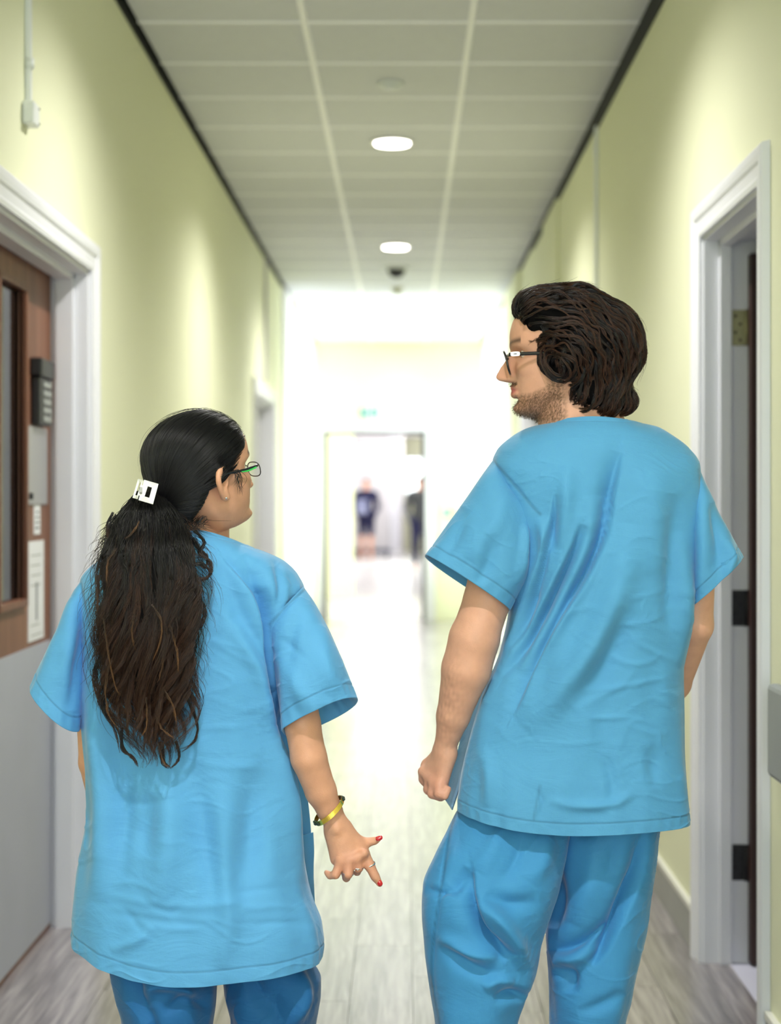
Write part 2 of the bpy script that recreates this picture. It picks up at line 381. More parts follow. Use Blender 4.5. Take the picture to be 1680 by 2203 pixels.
# ------------------------------------------------------------ far hall
hf = boxes('floor_hall', [(-2.6, 2.2, P_END, 47, -.1, 0)], wood_mat('hall_floor', (190, 188, 186), (206, 204, 202), .25, 'y', 3, coat=.4, rand=False)); tag(hf, kind='structure')
hc = boxes('ceiling_hall', [(-2.6, 2.2, 19.5, 47, 3.02, 3.16)], M['hallgrey']); tag(hc, kind='structure')
hw = boxes('wall_hall', [(-2.7, -2.6, 19.5, 47, 0, 3.16), (2.1, 2.2, 19.5, 30, 0, 3.16), (2.1, 2.2, 37, 47, 0, 3.16), (-2.6, .02, 46.5, 46.7, 0, 3.16), (.50, 2.1, 46.5, 46.7, 0, 3.16), (.02, .50, 46.5, 46.7, 0, 1.25), (.02, .50, 46.5, 46.7, 2.5, 3.16),
        (-2.6, -.71, 24.0, 24.2, 0, 3.16), (.32, 2.1, 24.0, 24.2, 0, 3.16), (-.71, .32, 24.0, 24.2, 2.32, 3.16)], M['wallend']); tag(hw, kind='structure')
h2 = boxes('wall_corridor', [(-1.45, -1.35, 24.2, 46.5, 0, 3.1), (.55, .62, 24.2, 30.0, 0, 3.1), (.55, .62, 37.0, 46.5, 0, 3.1), (-.10, -.03, 45.2, 46.5, 0, 3.1), (-1.35, -.10, 46.40, 46.5, 0, 3.1)], M['hallgrey']); tag(h2, kind='structure')
area_light('hall_window_light', (1.9, 33.5, 1.6), (0, math.pi/2, 0), 2.2, 6.5, 420, (.95, .98, 1))
area_light('hall_fill_light', (-.6, 44.0, 2.8), (math.radians(62), 0, 0), 1.4, .5, 50, (1, .98, 1))  # unseen area light added to brighten the hall's end wall
window('window_5', 'y', 46.6, .02, .50, 1.25, 2.5, 1)
boxes('wall_pillar', [(-.42, -.12, 46.2, 46.4, 0, 3.1)], M['white'], h2)
window('window_4', 'x', .6, 30.0, 37.0, .5, 2.6, 5)
boxes('window_spandrel', [(.55, .62, 30, 37, 0, .5), (.55, .62, 30, 37, 2.6, 3.1)], M['hallgrey'], h2)

# ------------------------------------------------------------ fittings
def downlight(y):
    r = empty('ceiling_downlight', (LAMP_X, y, 3.10)); tag(r, None, 'light', 'recessed downlights along the corridor ceiling')
    lathe('trim_ring', (LAMP_X, y, 3.1), [(.082, -.004), (.104, -.006), (.106, .004)], M['tbar'], r, 40)
    lathe('diffuser', (LAMP_X, y, 3.1), [(.085, -.012), (.088, -.004)], M['lamp'], r, 40)
    spot('downlight_lamp', (LAMP_X, y, 3.075), 225, 148, 1.0, (1, .98, .95))
    return r
names = {8.5: 'round lit downlight nearest in the corridor ceiling, topmost of the three', 12.0: 'round lit downlight second along the ceiling, just before the dark dome', 15.5: 'round lit downlight farthest along the ceiling beyond the dark dome'}
for y in LAMP_Y:
    r = downlight(y)
    r['label'] = names.get(y, 'round downlight in the ceiling above the top of the picture')
    if y not in names: r['group'] = 'downlights out of sight above the picture'
sm = empty('smoke_detector', (LAMP_X, 7.3, 3.1)); tag(sm, 'flat white smoke detector on the ceiling above the nearest downlight', 'detector')
lathe('base', (LAMP_X, 7.3, 3.1), [(.052, -.010), (.056, -.004), (.056, .006)], M['plastic'], sm)
lathe('chamber', (LAMP_X, 7.3, 3.09), [(.02, -.016), (.034, -.012), (.038, 0)], M['plastic'], sm)
dc = empty('dome_camera', (LAMP_X, 13.1, 3.1)); tag(dc, 'black dome camera hanging from the ceiling between two downlights', 'camera')
lathe('base', (LAMP_X, 13.1, 3.1), [(.095, -.014), (.105, -.008), (.105, .004)], M['plastic'], dc)
lathe('dome', (LAMP_X, 13.1, 3.087), [(.006, -.066), (.034, -.058), (.058, -.038), (.07, -.012), (.07, 0)], M['blackpl'], dc)
ps = empty('ceiling_sensor', (LAMP_X, 14.4, 3.1)); tag(ps, 'small olive ceiling sensor just beyond the black dome camera', 'sensor')
lathe('base', (LAMP_X, 14.4, 3.1), [(.045, -.012), (.05, .004)], M['brass'], ps)
lathe('lens', (LAMP_X, 14.4, 3.09), [(.004, -.035), (.022, -.026), (.03, -.008), (.03, 0)], mat('olive_lens', (140, 138, 70), .4), ps)
# conduit with box on the left wall
yc_ = 4.58
cd = empty('wall_conduit', (XL, yc_, 2.4)); tag(cd, 'white surface conduit running down to a small box above the brown door', 'conduit')
boxes('channel', [(XL, XL+.016, yc_-.012, yc_+.012, 2.39, 3.06)], M['plastic'], cd, bev=.003)
lathe('clip', (XL+.012, yc_-.004, 2.50), [(.0, -.016), (.012, -.014), (.012, .014), (.0, .016)], M['plastic'], cd, 16)
bxx = boxes('junction_box', [(XL, XL+.032, yc_-.045, yc_+.03, 2.335, 2.395)], M['plastic'], cd, bev=.006)
lathe('screw', (XL+.032, yc_+.02, 2.385), [(.003, 0), (.003, .002)], M['darkmetal'], bxx, 8, axis='x')
lathe('screw', (XL+.032, yc_+.02, 2.345), [(.003, 0), (.003, .002)], M['darkmetal'], bxx, 8, axis='x')
cr = empty('wall_conduit', (XR, 7.8, 2.4)); tag(cr, 'thin grey conduit running down the right wall above the man with dark wavy hair', 'conduit')
boxes('channel', [(XR-.016, XR, 7.79, 7.815, .14, 3.03)], M['plastic'], cr, bev=.003)
lathe('coupling', (XR-.008, 7.802, 2.93), [(.013, -.03), (.013, .03)], M['plastic'], cr, 12)
cl = empty('wall_conduit', (XL, 12.4, 2.4)); tag(cl, 'grey conduit on the left wall above the far left door', 'conduit')
boxes('channel', [(XL, XL+.02, 12.38, 12.42, 2.2, 3.07)], M['leafgrey'], cl, bev=.003)
# crash rail on the right wall, nearest the camera
hr = empty('handrail', (XR, 2.9, .7)); tag(hr, 'grey crash rail on the right wall nearer than the open door', 'rail')
boxes('rail', [(XR-.05, XR-.014, 1.6, 3.93, .725, .935)], M['grey_plastic'], hr, bev=.012)
for y in (1.9, 2.9, 3.8): boxes('bracket', [(XR-.02, XR, y-.04, y+.04, .76, .9)], M['grey_plastic'], hr)
# exit sign over the end doorway
es = empty('exit_sign', (-.345, P_END, 2.26)); tag(es, 'green and white exit sign on the end wall above the doorway', 'sign')
boxes('board', [(-.495, -.195, P_END-.02, P_END, 2.255, 2.385)], M['plastic'], es, bev=.002)
g = es
boxes('left_panel', [(-.488, -.405, P_END-.0225, P_END-.02, 2.263, 2.377)], M['green'], g)
boxes('right_panel', [(-.375, -.202, P_END-.0225, P_END-.02, 2.263, 2.377)], M['green'], g)
boxes('arrow', [(-.452, -.440, P_END-.024, P_END-.0225, 2.285, 2.355)], M['plastic'], g)
Vp = [(-.47, P_END-.024, 2.335), (-.446, P_END-.024, 2.368), (-.422, P_END-.024, 2.335)]
mesh_obj('arrow_head', Vp+[(a, b+.0014, c) for a, b, c in Vp], [(0, 2, 1), (3, 4, 5), (0, 1, 4, 3), (1, 2, 5, 4), (2, 0, 3, 5)], M['plastic'], g)
def stroke(pts, wd, nm):   # running figure pictogram from flat strokes
    bs = []
    V = []; Fc = []
    for (a, b) in zip(pts[:-1], pts[1:]):
        d = np.array(b)-np.array(a); n = np.array((-d[1], d[0]))/max(1e-9, np.hypot(*d))*wd
        o = len(V)
        for yy in (P_END-.024, P_END-.0225):
            for p in (np.array(a)+n, np.array(b)+n, np.array(b)-n, np.array(a)-n): V.append((p[0], yy, p[1]))
        Fc += [(o, o+3, o+2, o+1), (o+4, o+5, o+6, o+7)]+[(o+i, o+(i+1) % 4, o+4+(i+1) % 4, o+4+i) for i in range(4)]
    mesh_obj(nm, V, Fc, M['plastic'], g)
stroke([(-.33, 2.352), (-.33, 2.358)], .006, 'running_figure_head')
stroke([(-.333, 2.342), (-.338, 2.315), (-.325, 2.298), (-.33, 2.278)], .005, 'running_figure_leg')
stroke([(-.338, 2.315), (-.352, 2.300), (-.365, 2.302)], .004, 'running_figure_leg')
stroke([(-.352, 2.325), (-.345, 2.338), (-.333, 2.338), (-.322, 2.325)], .004, 'running_figure_arm')
boxes('doorway_mark', [(-.30, -.21, P_END-.024, P_END-.0225, 2.272, 2.368)], M['plastic'], g)
bg_ = empty('door_release_button', (.47, P_END, 1.2)); tag(bg_, 'small green door release box on the end wall right of the doorway', 'button')
boxes('housing', [(.425, .515, P_END-.035, P_END, 1.16, 1.25)], M['green'], bg_, bev=.004)
boxes('push_pad', [(.445, .495, P_END-.04, P_END-.035, 1.18, 1.23)], M['plastic'], bg_)

# ============================================================ figure toolkit
import openvdb
def P(px, py, Y):
    """point at depth Y that the lens sees at frame position (px, py)"""
    return np.array(((px-CX)/F*Y, Y, CH-(py-CY)/F*Y))
def PR(px, Y): return px/F*Y
def proj(v):
    v = np.asarray(v); return CX+F*v[..., 0]/v[..., 1], CY-F*(v[..., 2]-CH)/v[..., 1]
def pchip(x, y, q):
    x = np.asarray(x, float); y = np.asarray(y, float); q = np.asarray(q, float)
    h = np.diff(x); d = np.diff(y)/h; m = np.zeros_like(y)
    m[0], m[-1] = d[0], d[-1]
    s = d[:-1]*d[1:] > 0
    w1 = 2*h[1:]+h[:-1]; w2 = h[1:]+2*h[:-1]
    with np.errstate(divide='ignore', invalid='ignore'):
        mm = (w1+w2)/(w1/d[:-1]+w2/d[1:])
    m[1:-1] = np.where(s, mm, 0)
    i = np.clip(np.searchsorted(x, q)-1, 0, len(h)-1); t = np.clip((q-x[i])/h[i], 0, 1)
    return (2*t**3-3*t**2+1)*y[i]+(t**3-2*t**2+t)*h[i]*m[i]+(-2*t**3+3*t**2)*y[i+1]+(t**3-t**2)*h[i]*m[i+1]
def catmull(pts, n):
    p = np.asarray(pts, float); t = np.linspace(0, len(p)-1, n); i = np.clip(t.astype(int), 0, len(p)-2); u = (t-i)[:, None]
    g = lambda k: p[np.clip(k, 0, len(p)-1)]
    a, b, c, d = g(i-1), g(i), g(i+1), g(i+2)
    return .5*((2*b)+(-a+c)*u+(2*a-5*b+4*c-d)*u**2+(-a+3*b-3*c+d)*u**3)
def smooth_noise(v, scale, seed=0):
    """cheap smooth value noise from summed sines, in [-1, 1]"""
    rs = np.random.RandomState(seed); o = np.zeros(len(v))
    for k in range(7):
        d = rs.normal(size=3); d *= scale*(.6+rs.rand())/np.linalg.norm(d); o += np.sin(v@d*6.283+rs.rand()*6.283)
    return o/4

class Field:
    def __init__(s, lo, hi, vox, cap=.03):
        s.lo = np.array(lo, float); s.vox = vox; s.n = np.ceil((np.array(hi)-s.lo)/vox).astype(int)+1
        s.a = np.full(s.n, cap, np.float32); s.cap = cap
    def reg(s, lo, hi):
        i0 = np.clip(((np.array(lo)-s.lo)/s.vox).astype(int), 0, s.n); i1 = np.clip(((np.array(hi)-s.lo)/s.vox).astype(int)+2, 0, s.n)
        g = [(s.lo[k]+s.vox*np.arange(i0[k], i1[k])).astype(np.float32) for k in range(3)]
        sl = tuple(slice(i0[k], i1[k]) for k in range(3))
        return sl, g[0][:, None, None], g[1][None, :, None], g[2][None, None, :]
    def add(s, sl, d, k):
        a = s.a[sl]
        if k > 0:
            h = np.clip(.5+.5*(a-d)/k, 0, 1); s.a[sl] = a*(1-h)+d*h-k*h*(1-h)
        else: s.a[sl] = np.minimum(a, d)
    def cut(s, sl, d, k):
        a = s.a[sl]; d = -d; h = np.clip(.5-.5*(a-d)/k, 0, 1); s.a[sl] = a*(1-h)+d*h+k*h*(1-h)
    def cone(s, a, b, ra, rb, k=.01, sub=False, flat=None):
        a = np.asarray(a, float); b = np.asarray(b, float); pad = max(ra, rb)+k+.006
        sl, X, Y, Z = s.reg(np.minimum(a, b)-pad, np.maximum(a, b)+pad)
        ab = b-a; L2 = max(1e-9, ab@ab)
        t = np.clip(((X-a[0])*ab[0]+(Y-a[1])*ab[1]+(Z-a[2])*ab[2])/L2, 0, 1)
        dx, dy, dz = X-a[0]-t*ab[0], Y-a[1]-t*ab[1], Z-a[2]-t*ab[2]
        d = np.sqrt(dx*dx+dy*dy+dz*dz)-(ra+(rb-ra)*t)
        (s.cut if sub else s.add)(sl, d, k)
    def ell(s, c, r, R=None, k=.01, sub=False):
        c = np.asarray(c, float); r = np.asarray(r, float); pad = r.max()+k+.006
        sl, X, Y, Z = s.reg(c-pad, c+pad); X, Y, Z = X-c[0], Y-c[1], Z-c[2]
        if R is not None:
            X, Y, Z = (R[0][0]*X+R[0][1]*Y+R[0][2]*Z, R[1][0]*X+R[1][1]*Y+R[1][2]*Z, R[2][0]*X+R[2][1]*Y+R[2][2]*Z)
        q = np.sqrt((X/r[0])**2+(Y/r[1])**2+(Z/r[2])**2); g = np.sqrt((X/r[0]**2)**2+(Y/r[1]**2)**2+(Z/r[2]**2)**2)+1e-6
        d = q*(q-1)/g
        (s.cut if sub else s.add)(sl, d, k)
    def mesh_in(s, V, T, k=.004):
        """unite a closed mesh (triangles) by its level set"""
        tr = openvdb.createLinearTransform(s.vox)
        g = openvdb.FloatGrid.createLevelSetFromPolygons((V-s.lo).astype(np.float32), triangles=T.astype(np.uint32), transform=tr, halfWidth=4)
        lo = np.floor((V.min(0)-s.lo)/s.vox).astype(int)-5; hi = np.ceil((V.max(0)-s.lo)/s.vox).astype(int)+6
        lo = np.clip(lo, 0, s.n); hi = np.clip(hi, 0, s.n)
        arr = np.full(hi-lo, 4*s.vox, np.float32); g.copyToArray(arr, ijk=tuple(int(x) for x in lo))
        sl = tuple(slice(lo[i], hi[i]) for i in range(3)); s.add(sl, arr, k)
    def blur(s, n=1):
        for _ in range(n):
            for ax in range(3):
                a = s.a; b = a.copy(); sl0 = [slice(None)]*3; sl1 = [slice(None)]*3; sl2 = [slice(None)]*3
                sl0[ax] = slice(1, -1); sl1[ax] = slice(0, -2); sl2[ax] = slice(2, None)
                b[tuple(sl0)] = .5*a[tuple(sl0)]+.25*(a[tuple(sl1)]+a[tuple(sl2)]); s.a = b
    def poly(s, adapt=0.0):
        g = openvdb.FloatGrid(s.cap); g.copyFromArray(s.a); g.transform = openvdb.createLinearTransform(s.vox)
        pts, tri, quad = g.convertToPolygons(0.0, adapt)
        return pts+s.lo, tri, quad
    def sample(s, p):
        q = (p-s.lo)/s.vox; i = np.clip(np.floor(q).astype(int), 0, s.n-2); t = q-i; o = 0
        for a in (0, 1):
            for b in (0, 1):
                for c in (0, 1):
                    w_ = (t[:, 0] if a else 1-t[:, 0])*(t[:, 1] if b else 1-t[:, 1])*(t[:, 2] if c else 1-t[:, 2])
                    o = o+w_*s.a[i[:, 0]+a, i[:, 1]+b, i[:, 2]+c]
        return o
    def grad(s, p):
        e = s.vox; g = np.stack([s.sample(p+np.eye(3)[k]*e)-s.sample(p-np.eye(3)[k]*e) for k in range(3)], 1)
        return g/(np.linalg.norm(g, axis=1)[:, None]+1e-9)
def poly_obj(name, pts, tri, quad, m, parent):
    me = bpy.data.meshes.new(name)
    nt, nq = len(tri), len(quad)
    tri = tri[:, ::-1]; quad = quad[:, ::-1]
    off = np.zeros(3)
    q = parent
    while q is not None: off += np.array(q.location); q = q.parent
    me.vertices.add(len(pts)); me.vertices.foreach_set('co', (pts-off).astype(np.float32).ravel())
    me.loops.add(nt*3+nq*4); me.loops.foreach_set('vertex_index', np.concatenate([tri.ravel(), quad.ravel()]).astype(np.int32))
    me.polygons.add(nt+nq); me.polygons.foreach_set('loop_start', np.concatenate([np.arange(nt)*3, nt*3+np.arange(nq)*4]).astype(np.int32))
    me.update(calc_edges=True); me.polygons.foreach_set('use_smooth', np.ones(nt+nq, bool))
    me.materials.append(m)
    o = bpy.data.objects.new(name, me); COL.objects.link(o); o.parent = parent
    return o
def vcol(o, name, rgb):
    a = o.data.attributes.new(name, 'FLOAT_COLOR', 'POINT')
    c = np.ones((len(rgb), 4), np.float32); c[:, :3] = rgb; a.data.foreach_set('color', c.ravel())

# ------------------------------------------------------------ head
def head_loft(H, sx, nose, man):
    """closed head surface in local (forward, right, up) metres, chin at up=0"""
    NT, NA = 150, 144
    t = np.linspace(0, 1, NT)**.92
    t = np.concatenate([np.linspace(0, .9, 120), .9+.1*np.sin(np.linspace(0, 1, 31)[1:]*math.pi/2)])
    NT = len(t)
    ff = pchip([0, .03, .08, .14, .2, .28, .36, .45, .5, .56, .65, .75, .84, .91, .96, .985, 1], [.24, .33, .365, .35, .355, .36, .365, .36, .36, .385, .395, .375, .325, .25, .165, .10, 0], t)
    fb = pchip([0, .1, .2, .3, .4, .5, .6, .7, .8, .88, .95, .985, 1], [.05, .12, .22, .33, .41, .445, .46, .455, .415, .35, .23, .12, 0], t)
    wd = pchip([0, .04, .1, .18, .27, .4, .5, .6, .7, .8, .88, .94, .98, 1], [.10, .16, .205, .25, .275, .295, .31, .33, .335, .318, .27, .2, .11, 0], t)
    th = np.linspace(0, 2*math.pi, NA, endpoint=False)
    c, s = np.cos(th), np.sin(th)
    nn = pchip([0, .15, .4, 1], [1.9, 2.1, 2.3, 2.15], t)[:, None]
    cc = np.sign(c)*np.abs(c)**(2/nn); ss = np.sign(s)*np.abs(s)**(2/nn)
    f = np.where(cc > 0, cc*ff[:, None], cc*fb[:, None]); l = ss*wd[:, None]; u = np.repeat(t[:, None], NA, 1)
    fr = np.clip(cc*1.6, 0, 1)
    G = lambda x, x0, sd: np.exp(-((x-x0)/sd)**2)
    feats = [(.248, .020, 0, .085, .020), (.19, .022, 0, .07, .022), (.218, .007, 0, .09, -.016), (.07, .045, 0, .10, .028), (.14, .022, 0, .08, -.008),
             (.575, .028, .13, .11, .018), (.575, .028, -.13, .11, .018), (.50, .045, .145, .075, -.05), (.50, .045, -.145, .075, -.05),
             (.38, .07, .2, .09, .022), (.38, .07, -.2, .09, .022), (.285, .02, 0, .03, -.006)]
    for (t0, st, l0, sl, a) in feats: f = f+a*G(u, t0, st)*G(l, l0, sl)*fr
    nz = pchip([0, .275, .292, .315, .34, .38, .45, .52, .56, 1], [0, 0, .085, nose*.95, nose, nose*.88, nose*.60, nose*.24, .01, 0], t)[:, None]
    nw = pchip([0, .28, .32, .4, .5, 1], [.075, .072, .062, .045, .042, .04], t)[:, None]
    f = f+nz*np.exp(-(np.abs(l)/nw)**2.2)*fr
    for sgn in (1, -1): f = f+.035*G(u, .315, .022)*G(l, sgn*.065, .026)*fr       # wings of the nose
    V = np.stack([f*H*sx, l*H*sx, u*H], -1).reshape(-1, 3)
    T = []
    for i in range(NT-1):
        a = i*NA+np.arange(NA); b = i*NA+(np.arange(NA)+1) % NA
        T.append(np.stack([a, b, b+NA], 1)); T.append(np.stack([a, b+NA, a+NA], 1))
    nV = len(V); V = np.vstack([V, [[.1*H, 0, 0], [0, 0, H]]])
    a = np.arange(NA); b = (a+1) % NA
    T.append(np.stack([np.full(NA, nV), b, a], 1)); T.append(np.stack([(NT-1)*NA+a, (NT-1)*NA+b, np.full(NA, nV+1)], 1))
    return V, np.vstack(T)
class Head:
    def __init__(s, base, H, sx, yaw, pitch=0, roll=0, nose=.12, man=False):
        """yaw: degrees clockwise from straight ahead (+Y), seen from above; pitch up positive"""
        s.H, s.sx, s.base = H, sx, np.array(base)
        y = math.radians(yaw); p = math.radians(pitch)
        f = np.array((math.sin(y)*math.cos(p), math.cos(y)*math.cos(p), math.sin(p))); r = np.array((math.cos(y), -math.sin(y), 0)); u = np.cross(r, f)
        ro = math.radians(roll); r, u = r*math.cos(ro)+u*math.sin(ro), u*math.cos(ro)-r*math.sin(ro)
        s.f, s.r, s.u = f, r, u; s.nose, s.man = nose, man
        s.org = s.base
    def w(s, v):
        """local in head heights (forward, right, up) -> world"""
        v = np.asarray(v, float)*s.H
        f, r, u = v[..., 0:1]*s.sx, v[..., 1:2]*s.sx, v[..., 2:3]
        return s.org+f*s.f+r*s.r+u*s.u
    def loc(s, p):
        q = np.asarray(p)-s.org; return np.stack([q@s.f/(s.H*s.sx), q@s.r/(s.H*s.sx), q@s.u/s.H], -1)
    def build(s, fld):
        V, T = head_loft(s.H, s.sx, s.nose, s.man)
        Wd = s.org+V[:, :1]*s.f+V[:, 1:2]*s.r+V[:, 2:]*s.u
        fld.mesh_in(Wd, T, .003)
        for sg in (1, -1):   # ears
            pts = [(.02, .30, .40), (-.005, .325, .385), (-.04, .345, .41), (-.07, .37, .47), (-.085, .385, .54), (-.07, .385, .60), (-.03, .37, .635), (.01, .345, .625), (.03, .325, .585), (.02, .315, .55)]
            pts = catmull([(a-.03, b*sg, c-.09) for a, b, c in pts], 22)
            wp = s.w(pts)
            for a, b in zip(wp[:-1], wp[1:]): fld.cone(a, b, .0042, .0042, .004)
            fld.cone(s.w((-.035, .325*sg, .31)), s.w((-.045, .335*sg, .34)), .0078, .0065, .006)
            fld.cone(s.w((-.055, .335*sg, .36)), s.w((-.06, .35*sg, .49)), .0058, .0075, .008)
            fld.cone(s.w((-.03, .325*sg, .41)), s.w((-.02, .325*sg, .47)), .008, .008, .006)
            fld.cone(s.w((-.035, .372*sg, .41)), s.w((-.035, .368*sg, .47)), .0075, .0068, .002, sub=True)
def skin_mat(name, base, rough=.5):
    m = bpy.data.materials.new(name); m.use_nodes = True; nt = m.node_tree; N = nt.nodes; L = nt.links; b = N['Principled BSDF']
    at = N.new('ShaderNodeAttribute'); at.attribute_name = 'tint'
    n = N.new('ShaderNodeTexNoise'); n.inputs['Scale'].default_value = 38; n.inputs['Detail'].default_value = 6
    tc = N.new('ShaderNodeTexCoord'); L.new(tc.outputs['Object'], n.inputs[0])
    mr = N.new('ShaderNodeMapRange'); mr.inputs[3].default_value = .84; mr.inputs[4].default_value = 1.14; L.new(n.outputs[0], mr.inputs[0])
    mx = N.new('ShaderNodeVectorMath'); mx.operation = 'SCALE'; L.new(at.outputs['Color'], mx.inputs[0]); L.new(mr.outputs[0], mx.inputs[3])
    L.new(mx.outputs[0], b.inputs['Base Color'])
    b.inputs['Roughness'].default_value = rough; b.inputs['Subsurface Weight'].default_value = .12
    b.inputs['Subsurface Radius'].default_value = (.012, .005, .003); b.inputs['Subsurface Scale'].default_value = .5
    n2 = N.new('ShaderNodeTexNoise'); n2.inputs['Scale'].default_value = 420; n2.inputs['Detail'].default_value = 3; L.new(tc.outputs['Object'], n2.inputs[0])
    n3 = N.new('ShaderNodeTexNoise'); n3.inputs['Scale'].default_value = 60; n3.inputs['Detail'].default_value = 3; L.new(tc.outputs['Object'], n3.inputs[0])
    ad = N.new('ShaderNodeMath'); L.new(n2.outputs[0], ad.inputs[0]); L.new(n3.outputs[0], ad.inputs[1])
    bp = N.new('ShaderNodeBump'); bp.inputs['Strength'].default_value = .25; bp.inputs['Distance'].default_value = .0015; L.new(ad.outputs[0], bp.inputs['Height']); L.new(bp.outputs[0], b.inputs['Normal'])
    return m

# ------------------------------------------------------------ cloth
def cloth_mat(name, rgb, rough=.72):
    m = bpy.data.materials.new(name); m.use_nodes = True; nt = m.node_tree; N = nt.nodes; L = nt.links; b = N['Principled BSDF']
    b.inputs['Roughness'].default_value = rough; b.inputs['Specular IOR Level'].default_value = .3; b.inputs['Sheen Weight'].default_value = .25; b.inputs['Sheen Roughness'].default_value = .4
    tc = N.new('ShaderNodeTexCoord')
    n = N.new('ShaderNodeTexNoise'); n.inputs['Scale'].default_value = 9; n.inputs['Detail'].default_value = 4; L.new(tc.outputs['Object'], n.inputs[0])
    mx = N.new('ShaderNodeMix'); mx.data_type = 'RGBA'; c = lin(*rgb); mx.inputs[6].default_value = c; mx.inputs[7].default_value = tuple(x*.88 for x in c[:3])+(1,)
    L.new(n.outputs[0], mx.inputs[0])
    at = N.new('ShaderNodeAttribute'); at.attribute_name = 'stitch'
    m2 = N.new('ShaderNodeMix'); m2.data_type = 'RGBA'; m2.inputs[7].default_value = tuple(x*.45 for x in c[:3])+(1,)
    L.new(at.outputs['Fac'], m2.inputs[0]); L.new(mx.outputs[2], m2.inputs[6]); L.new(m2.outputs[2], b.inputs['Base Color'])
    # weave: two crossing fine waves, plus soft creases
    wv = []
    for (sc) in ((1800, 120, 120), (120, 120, 1800)):
        mp = N.new('ShaderNodeMapping'); mp.inputs['Scale'].default_value = sc; L.new(tc.outputs['Object'], mp.inputs[0])
        x = N.new('ShaderNodeTexNoise'); x.inputs['Scale'].default_value = 1; x.inputs['Detail'].default_value = 1; L.new(mp.outputs[0], x.inputs[0]); wv.append(x)
    a = N.new('ShaderNodeMath'); L.new(wv[0].outputs[0], a.inputs[0]); L.new(wv[1].outputs[0], a.inputs[1])
    bp = N.new('ShaderNodeBump'); bp.inputs['Strength'].default_value = .3; bp.inputs['Distance'].default_value = .0006; L.new(a.outputs[0], bp.inputs['Height'])
    mp = N.new('ShaderNodeMapping'); mp.inputs['Scale'].default_value = (7, 7, 16); L.new(tc.outputs['Object'], mp.inputs[0])
    x = N.new('ShaderNodeTexNoise'); x.inputs['Scale'].default_value = 1; x.inputs['Detail'].default_value = 5; x.inputs['Distortion'].default_value = 1.5; L.new(mp.outputs[0], x.inputs[0])
    b2 = N.new('ShaderNodeBump'); b2.inputs['Strength'].default_value = .45; b2.inputs['Distance'].default_value = .006; L.new(x.outputs[0], b2.inputs['Height']); L.new(bp.outputs[0], b2.inputs['Normal'])
    L.new(b2.outputs[0], b.inputs['Normal'])
    return m
def grid_normals(G, wrap=True):
    du = (np.roll(G, -1, 1)-np.roll(G, 1, 1)) if wrap else np.gradient(G, axis=1)
    dv = np.gradient(G, axis=0); n = np.cross(du, dv); return n/(np.linalg.norm(n, axis=2)[..., None]+1e-12)
def apply_folds(G, folds, wrap=True, side=-1, seed=0, base_noise=.0012, gain=2.9, drape=.005, crump=.0011):
    """raise or sink the cloth along strokes; folds: (points in frame px, width px, height mm[, sharp])"""
    n = grid_normals(G, wrap); GAIN = gain
    if wrap: n = n*np.sign(((G-G.mean(1, keepdims=True))*n).sum())
    # outward = pointing towards camera on the near side
    px, py = proj(G); near = np.clip(-n[..., 1]*3+.2, 0, 1) if side < 0 else np.clip(n[..., 1]*3, 0, 1)
    D = np.zeros(px.shape)
    for fo in folds:
        pts, wd, amp = fo[0], fo[1], fo[2]/1000.*(GAIN if fo[1] > 9 else min(GAIN, 1.1)); sharp = fo[3] if len(fo) > 3 else 0
        c = catmull(pts, 9*len(pts)) if len(pts) > 2 else np.linspace(pts[0], pts[1], 14)
        lo, hi = c.min(0)-3*wd, c.max(0)+3*wd
        mk = (px > lo[0]) & (px < hi[0]) & (py > lo[1]) & (py < hi[1])
        if not mk.any(): continue
        q = np.stack([px[mk], py[mk]], 1); best = np.full(len(q), 1e9); ta = np.zeros(len(q)); sd = np.zeros(len(q))
        m = len(c)-1
        for i in range(m):
            a, b = c[i], c[i+1]; ab = b-a; L2 = ab@ab+1e-9; t = np.clip(((q-a)@ab)/L2, 0, 1)
            w_ = q-a-t[:, None]*ab; d = np.hypot(w_[:, 0], w_[:, 1]); u = d < best
            best[u] = d[u]; ta[u] = (i+t[u])/m; sd[u] = np.sign(ab[0]*w_[u, 1]-ab[1]*w_[u, 0])
        env = np.sin(np.clip(ta, 0.02, .98)*math.pi)
        if sharp: # knife edge on one side: steep one way, gentle the other
            x = best/wd; pr = np.where(sd*sharp > 0, np.exp(-(x/.35)**2), np.exp(-(x/1.2)**1.6))
        else: pr = np.exp(-(best/wd)**2)
        D[mk] += amp*pr*env
    v = G.reshape(-1, 3)
    D += base_noise*smooth_noise(v, 5, seed).reshape(px.shape)+base_noise*.5*smooth_noise(v, 13, seed+1).reshape(px.shape)
    q = v*np.array((1.0, 1.0, .24)); f_ = np.linspace(.15, 1, G.shape[0])[:, None]
    n1 = smooth_noise(q, 7.5, seed+2)+.5*smooth_noise(q, 15, seed+3); D += drape*f_*(np.sign(n1)*np.abs(n1)**.85).reshape(px.shape)
    q = v*np.array((.75, .75, 1.5))
    for k, sc_ in ((4, 9), (5, 17)):
        r_ = 1-np.abs(smooth_noise(q+.02*np.sin(v[:, ::-1]*40), sc_, seed+k)); w_ = np.clip(smooth_noise(v, 4, seed+k+9)+.1, 0, 1)
        D += (crump*(9./sc_)**.5*2*np.clip(r_, 0, 1)**9*w_).reshape(px.shape)
    return G+n*(D*np.where(np.abs(D) > 0, 1, 0)*(near*.9+.1))[..., None]
